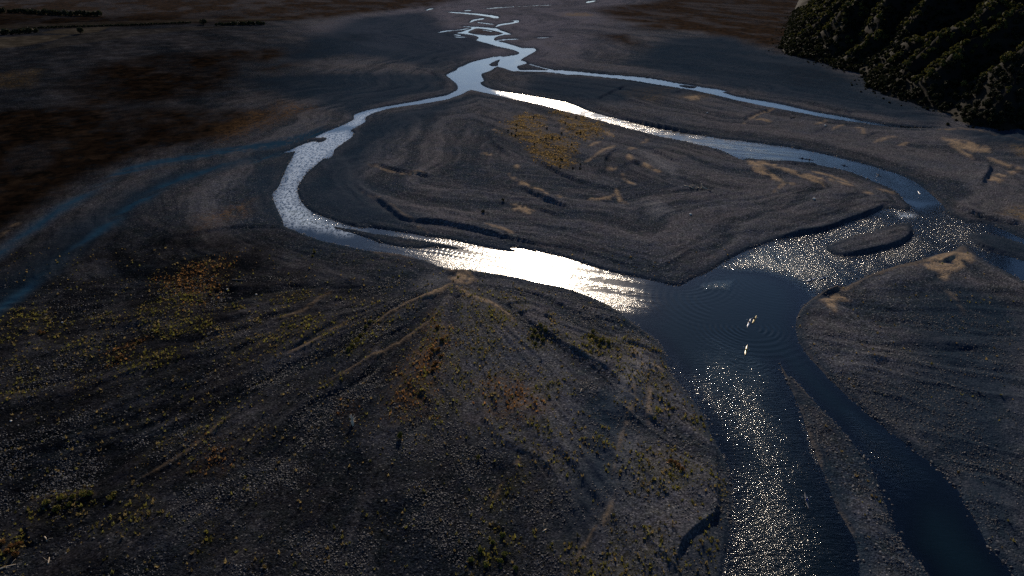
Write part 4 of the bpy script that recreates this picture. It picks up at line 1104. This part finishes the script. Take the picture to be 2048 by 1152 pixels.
# ------------------------------------------------------------------ driftwood
wood = plain('bleached_wood', (0.52, 0.42, 0.30), 0.8, 0.2, 0.35, 3, 0, 0.01)
dwood = plain('grey_wood', (0.12, 0.10, 0.085), 0.85, 0.2, 0.35, 3, 0, 0.01)
def rootwad(px, py, h, spread, n, rot, label, mat, seed, lean=0.3, trunk=1.8):
    q = random.Random(seed)
    X, Y = W(px, py)
    e = bpy.data.objects.new('tree_stump', None); C.objects.link(e)
    e.location = (X, Y, gz(X, Y)); e.rotation_euler = (0, 0, rot)
    V, F = tube([(0, -trunk, 0.1), (0, -trunk * .4, h * .22), (0, 0, h * .45)], 0.16 * h ** .5, 0.26 * h ** .5, 8)
    link('trunk', pymesh('trunk', V, F, mat), e)
    for k in range(n):
        a = 2 * math.pi * k / n + q.uniform(-.3, .3)
        L = spread * q.uniform(.7, 1.15)
        dx, dz = math.cos(a), math.sin(a)
        V, F = tube([(0, 0, h * .45), (dx * L * .4, .12, h * .45 + dz * h * .3), (dx * L * .75, .3 + lean * .3, h * .47 + dz * h * .45 + q.uniform(-.1, .1)), (dx * L, .25 + lean, max(.02, h * .5 + dz * h * .55 + q.uniform(-.2, .2)))], 0.13 * h ** .5, 0.03, 6)
        link('root', pymesh('root', V, F, mat), e)
    tag(e, label, 'driftwood')
rootwad(706, 851, 3.2, 1.1, 9, 0.3, 'bleached upturned stump with roots in the air and a long shadow', wood, 5, 0.3, 1.0)
rootwad(1403, 381, 2.6, 2.6, 8, 1.2, 'grey root mass at the right of the driftwood heap on the central bar', wood, 6, 0.5, 3.0)
rootwad(1393, 381, 1.8, 1.6, 6, 2.4, 'smaller root mass in the middle of the driftwood heap', wood, 8, 0.4, 2.2)
def log(px, py, px2, py2, r, label, mat, seed, branches=2):
    q = random.Random(seed)
    A, B = Vector((*W(px, py), 0)), Vector((*W(px2, py2), 0))
    A.z, B.z = gz(A.x, A.y) + r * .6, gz(B.x, B.y) + r * .6
    M = (A + B) / 2 + Vector((0, 0, r * .5)) + (B - A).orthogonal().normalized() * r * .5
    M.z = max(A.z, B.z) + r * .3
    e = bpy.data.objects.new('log', None); C.objects.link(e); e.location = A
    V, F = tube([A - A, (A + M) / 2 - A, M - A, (M + B) / 2 - A, B - A], r, r * .45, 7)
    link('trunk', pymesh('trunk', V, F, mat), e)
    for k in range(branches):
        t = q.uniform(.3, .9); P = (B - A) * t; d = (B - A).normalized()
        s = d.cross(Vector((0, 0, 1))) * q.choice((-1, 1)) + Vector((0, 0, q.uniform(.4, 1))) + d * .6
        V, F = tube([P, P + s * r * 4, P + s * r * 7 + d * r * 2], r * .4, r * .12, 5)
        link('branch', pymesh('branch', V, F, mat), e)
    tag(e, label, 'driftwood')
log(1368, 377.5, 1387, 381.5, 0.35, 'long pale log at the left end of the driftwood heap on the central bar', wood, 1, 3)
log(1413, 386, 1420, 388.5, 0.3, 'short grey log lying right of the driftwood heap', dwood, 2, 1)
log(466, 565, 496, 567.5, 0.3, 'dark fallen log on the dry gully left of the river', dwood, 3, 2)
log(1085, 1074, 1094, 1066, 0.16, 'bleached log at the bottom centre of the gravel', wood, 4, 1)
log(1160, 793, 1163, 786, 0.14, 'short white branch on gravel left of the sandy strip', wood, 5, 1)
log(93, 1082, 97, 1089, 0.16, 'short bleached log below the olive patch, bottom left', wood, 6, 1)
log(99, 1136, 102, 1122, 0.14, 'upright leaning white branch at the bottom left', wood, 7, 1)
log(0, 1150, 36, 1138, 0.16, 'long tawny log at the very bottom left corner', wood, 8, 2)
log(1331, 936, 1366, 952, 0.14, 'thin orange lit branch among brown shrubs on the terrace', plain('tawny_wood', (0.34, 0.20, 0.10), .8, .2), 9, 3)
log(1580, 242, 1590, 239, 0.5, 'dark log far off on the blue gravel below the hillside', dwood, 10, 2)
log(1654, 300, 1659, 301, 0.35, 'small dark log on gravel above the channel with the kayaks', dwood, 11, 1)

# pale boulders
pale = plain('pale_rock', (0.62, 0.58, 0.50), 0.7, 0.3, 0.15, 3)
def boulder(px, py, r, label, seed):
    X, Y = W(px, py)
    bm = bmesh.new()
    bmesh.ops.create_icosphere(bm, subdivisions=2, radius=r)
    q = random.Random(seed)
    ax = [Vector((q.gauss(0, 1), q.gauss(0, 1), q.gauss(0, 1))).normalized() for _ in range(7)]
    for v in bm.verts:
        for a in ax:
            d = v.co.dot(a) - r * .72
            if d > 0: v.co -= a * d * .85
        v.co.z *= .75
    me = bpy.data.meshes.new('boulder'); bm.to_mesh(me); bm.free(); me.materials.append(pale)
    o = link('boulder', me); o.location = (X, Y, gz(X, Y) + r * .35)
    tag(o, label, 'boulder')
boulder(1626.6, 405.4, 0.75, 'white boulder alone on the dark right end of the central bar', 1)
boulder(1649, 257, 0.9, 'white boulder beside a tan sand spot below the thin side stream', 2)
boulder(455.5, 583, 0.45, 'white stone in the dry gully left of the river', 3)
boulder(127.5, 653, 0.4, 'white stone on the dark gravel beside the blue dry channel', 4)
boulder(24, 847, 0.32, 'white stone near the left edge of the gravel', 5)
boulder(513, 592, 0.4, 'grey white stone right of the one in the dry gully', 6)
boulder(1414, 230, 0.7, 'pale stone on the bar between the two right hand channels', 7)
boulder(1380, 436, 0.7, 'pale stone on the sandy mark below the driftwood heap', 8)

# ------------------------------------------------------------------ kayaks, paddlers, paddles
def hull_mesh(L, Bm, top, mat, z0=-0.1):
    V, F = [], []
    n, m = 15, 9
    for i in range(n):
        t = i / (n - 1) * 2 - 1
        w = Bm * .5 * max(0.02, (1 - abs(t) ** 2.1)) ** .8
        sheer = 0.16 * abs(t) ** 3
        for k in range(m):
            a = math.pi * k / (m - 1)
            if top:
                V.append((t * L / 2, -math.cos(a) * w, 0.14 + sheer + math.sin(a) * w * .38))
            else:
                V.append((t * L / 2, -math.cos(a) * w, 0.14 + sheer - math.sin(a) ** .7 * (0.24 * (1 - abs(t) ** 4) + sheer * .8)))
    for i in range(n - 1):
        for k in range(m - 1):
            q = (i * m + k, (i + 1) * m + k, (i + 1) * m + k + 1, i * m + k + 1)
            F.append(q if top else q[::-1])
    return pymesh('deck' if top else 'hull', V, F, mat)

def gloss(name, c):
    return plain(name, c, 0.25, 0.5, 0.05, 2)
mats = {k: gloss('kayak_' + k, c) for k, c in dict(white=(0.8, 0.8, 0.8), yellow=(0.62, 0.46, 0.13), blue=(0.03, 0.06, 0.16), dark=(0.025, 0.03, 0.04), grey=(0.30, 0.34, 0.40), red=(0.45, 0.04, 0.03)).items()}
skin = plain('skin', (0.45, 0.28, 0.20), 0.6, 0.3, 0.05)
cloth = {k: plain('cloth_' + k, c, 0.85, 0.1, 0.1) for k, c in dict(black=(0.02, 0.022, 0.028), red=(0.35, 0.03, 0.02), blue=(0.03, 0.06, 0.25), yellow=(0.6, 0.45, 0.05), orange=(0.55, 0.17, 0.03), white=(0.7, 0.7, 0.7)).items()}
shaftm = plain('paddle_shaft', (0.03, 0.03, 0.035), 0.4, 0.4)
bladem = plain('paddle_blade', (0.75, 0.73, 0.68), 0.3, 0.5, 0.05)

def body_mesh():
    me = bpy.data.meshes.new('person')
    pts = [((0, 0, .12), .17), ((-.04, 0, .36), .16), ((-.02, 0, .58), .17), ((0, 0, .72), .07), ((.02, 0, .86), .105), ((.03, 0, .95), .08),
           ((-.02, .2, .60), .075), ((.16, .33, .40), .055), ((.42, .30, .45), .045), ((.50, .27, .47), .05),
           ((-.02, -.2, .60), .075), ((.16, -.33, .42), .055), ((.42, -.30, .52), .045), ((.50, -.27, .55), .05),
           ((.25, .12, .12), .10), ((.60, .14, .20), .08), ((.95, .10, .06), .06), ((.25, -.12, .12), .10), ((.60, -.14, .20), .08), ((.95, -.10, .06), .06)]
    ed = [(0, 1), (1, 2), (2, 3), (3, 4), (4, 5), (2, 6), (6, 7), (7, 8), (8, 9), (2, 10), (10, 11), (11, 12), (12, 13), (0, 14), (14, 15), (15, 16), (0, 17), (17, 18), (18, 19)]
    me.from_pydata([p for p, r in pts], ed, [])
    o = bpy.data.objects.new('tmp', me); C.objects.link(o)
    sk = o.modifiers.new('s', 'SKIN')
    for d, (p, r) in zip(me.skin_vertices[0].data, pts):
        d.radius = (r, r)
    me.skin_vertices[0].data[0].use_root = True
    su = o.modifiers.new('u', 'SUBSURF'); su.levels = 1
    dg = bpy.context.evaluated_depsgraph_get()
    out = bpy.data.meshes.new_from_object(o.evaluated_get(dg))
    bpy.data.objects.remove(o)
    return out
body0 = body_mesh()

def shell(name, prof, mat, n=12, cx=0.0, sy_=1.0):
    V, F = [], []
    for z, r in prof:
        for k in range(n):
            a = 2 * math.pi * k / n
            V.append((cx + math.cos(a) * r, math.sin(a) * r * sy_, z))
    for i in range(len(prof) - 1):
        for k in range(n):
            k2 = (k + 1) % n
            F.append((i * n + k, i * n + k2, (i + 1) * n + k2, (i + 1) * n + k))
    F.append(tuple((len(prof) - 1) * n + k for k in range(n)))
    return pymesh(name, V, F, mat)

def rim_mesh(mat):
    V, F = [], []
    for k in range(20):
        a = 2 * math.pi * k / 20
        for j in range(4):
            b = 2 * math.pi * j / 4
            V.append(((0.42 + .03 * math.cos(b)) * math.cos(a), (0.20 + .03 * math.cos(b)) * math.sin(a), .255 + .03 * math.sin(b)))
    for k in range(20):
        for j in range(4):
            F.append((k * 4 + j, ((k + 1) % 20) * 4 + j, ((k + 1) % 20) * 4 + (j + 1) % 4, k * 4 + (j + 1) % 4))
    return pymesh('cockpit_rim', V, F, mat)
rim0 = rim_mesh(mats['dark'])

def kayak(p1, p2, deck, hullc, vest, helmet, lab, plab, dlab, roll=0.25, L=None):
    """p1 = bow, p2 = stern in the photograph."""
    A, B = Vector((*W(*p1), 0)), Vector((*W(*p2), 0))
    d = A - B
    L = L or min(6.4, max(5.0, d.length))
    mid = (A + B) / 2
    yaw = math.atan2(d.y, d.x)
    e = bpy.data.objects.new('kayak', None); C.objects.link(e)
    e.location = mid; e.rotation_euler = (0, 0, yaw)
    link('hull', hull_mesh(L, 0.62, False, mats[hullc]), e)
    link('deck', hull_mesh(L, 0.62, True, mats[deck]), e)
    link('cockpit_rim', rim0, e)
    tag(e, lab, 'kayak', 'kayaks on the river')
    b = body0.copy(); b.materials.clear(); b.materials.append(cloth['black']); b.materials.append(skin)
    for p in b.polygons:
        if p.center.z > .70 or p.center.x > .40 and p.center.z > .36: p.material_index = 1
        p.use_smooth = True
    pr = bpy.data.objects.new('person', b); C.objects.link(pr)
    pr.location = mid + Vector((0, 0, .1)); pr.rotation_euler = (0, 0, yaw)
    link('life_vest', shell('life_vest', [(.22, .19), (.36, .215), (.52, .225), (.62, .20), (.67, .11)], cloth[vest], 12, -.03, 1.05), pr)
    link('helmet', shell('helmet', [(.88, .125), (.93, .132), (.98, .115), (1.02, .07), (1.035, .02)], cloth[helmet], 12, .025), pr)
    tag(pr, plab, 'person', 'paddlers in the kayaks')
    pe = bpy.data.objects.new('paddle', None); C.objects.link(pe)
    c, s = math.cos(yaw), math.sin(yaw)
    pe.location = mid + Vector((c * .52, s * .52, .1 + .51)); pe.rotation_euler = Euler((roll, 0, yaw), 'XYZ')
    V, F = tube([(0, -.8, 0), (0, 0, 0), (0, .8, 0)], .018, .018, 6)
    link('shaft', pymesh('shaft', V, F, shaftm), pe)
    for sg in (-1, 1):
        V, F = [], []
        for i in range(7):
            t = i / 6; y = sg * (.78 + .42 * t); w = .10 * math.sin(math.pi * min(1, .18 + .75 * t)) + .01; cv = .04 * math.sin(math.pi * t)
            V += [(-.02 + cv, y, w), (-.005 + cv, y, w), (-.005 + cv, y, -w), (-.02 + cv, y, -w)]
        for i in range(6):
            for j in range(4):
                F.append((i * 4 + j, i * 4 + (j + 1) % 4, i * 4 + 4 + (j + 1) % 4, i * 4 + 4 + j))
        F += [(0, 1, 2, 3), (24, 27, 26, 25)]
        link('blade', pymesh('blade', V, F, bladem), pe)
    tag(pe, dlab, 'paddle', 'paddles held by the paddlers')
K = 'kayak '
kayak((1598.5, 316), (1612, 318.4), 'dark', 'dark', 'black', 'black', 'dark kayak at the head of the upstream pair in the pale right channel', 'paddler in black sitting in the leading dark kayak upstream', 'paddle held in the leading dark kayak upstream', .15)
kayak((1613, 318.2), (1626, 320.6), 'dark', 'dark', 'black', 'red', 'dark kayak second in the upstream pair, close behind the leader', 'paddler in black sitting in the second dark kayak upstream', 'paddle held in the second dark kayak upstream', -.15)
kayak((1681.5, 329.3), (1697, 333.6), 'dark', 'blue', 'black', 'black', 'dark kayak alone in midstream, behind the upstream pair', 'paddler sitting in the lone dark kayak in midstream', 'paddle held in the lone dark kayak in midstream', .3)
kayak((1752.5, 348), (1763, 353.4), 'dark', 'dark', 'black', 'black', 'dark kayak nearest the blue bend, last of the dark ones', 'paddler sitting in the dark kayak nearest the blue bend', 'paddle held in the dark kayak nearest the blue bend', -.3)
kayak((1835.5, 383), (1841, 389), 'white', 'white', 'white', 'white', 'white kayak on the blue bend above the rapid', 'paddler in white sitting in the kayak on the blue bend', 'paddle held on the blue bend above the rapid', .5, 5.0)
kayak((1632, 556.5), (1611, 563.5), 'white', 'blue', 'black', 'white', 'pale decked kayak on the left of the pair below the rapid', 'paddler sitting in the left kayak of the pair below the rapid', 'paddle held in the left kayak below the rapid', .25)
kayak((1658, 553), (1637, 559), 'grey', 'dark', 'blue', 'yellow', 'dark hulled kayak on the right of the pair below the rapid', 'paddler sitting in the right kayak of the pair below the rapid', 'paddle held in the right kayak below the rapid', -.3)
kayak((1502, 637), (1493.5, 656), 'white', 'white', 'orange', 'white', 'white kayak alongside the yellow one in the blue pool', 'paddler in an orange vest in the white kayak in the pool', 'paddle held in the white kayak in the pool', .4)
kayak((1514.5, 630), (1503, 650), 'yellow', 'yellow', 'black', 'yellow', 'yellow kayak alongside the white one in the blue pool', 'paddler in a black vest in the yellow kayak in the pool', 'paddle held in the yellow kayak alongside the white one', -.4)
kayak((1494.5, 690), (1489.5, 713), 'yellow', 'yellow', 'yellow', 'white', 'yellow kayak following alone in the dark part of the pool', 'paddler in a yellow vest following alone in the pool', 'paddle held in the yellow kayak following alone', .35)
kayak((1609, 985), (1617, 1019), 'dark', 'dark', 'blue', 'white', 'kayak in the sparkling water beside the near gravel spit', 'paddler in a blue vest beside the near gravel spit', 'paddle held beside the near gravel spit', -.35)
print('tris', sum(len(o.data.polygons) for o in scene.objects if o.type == 'MESH'))
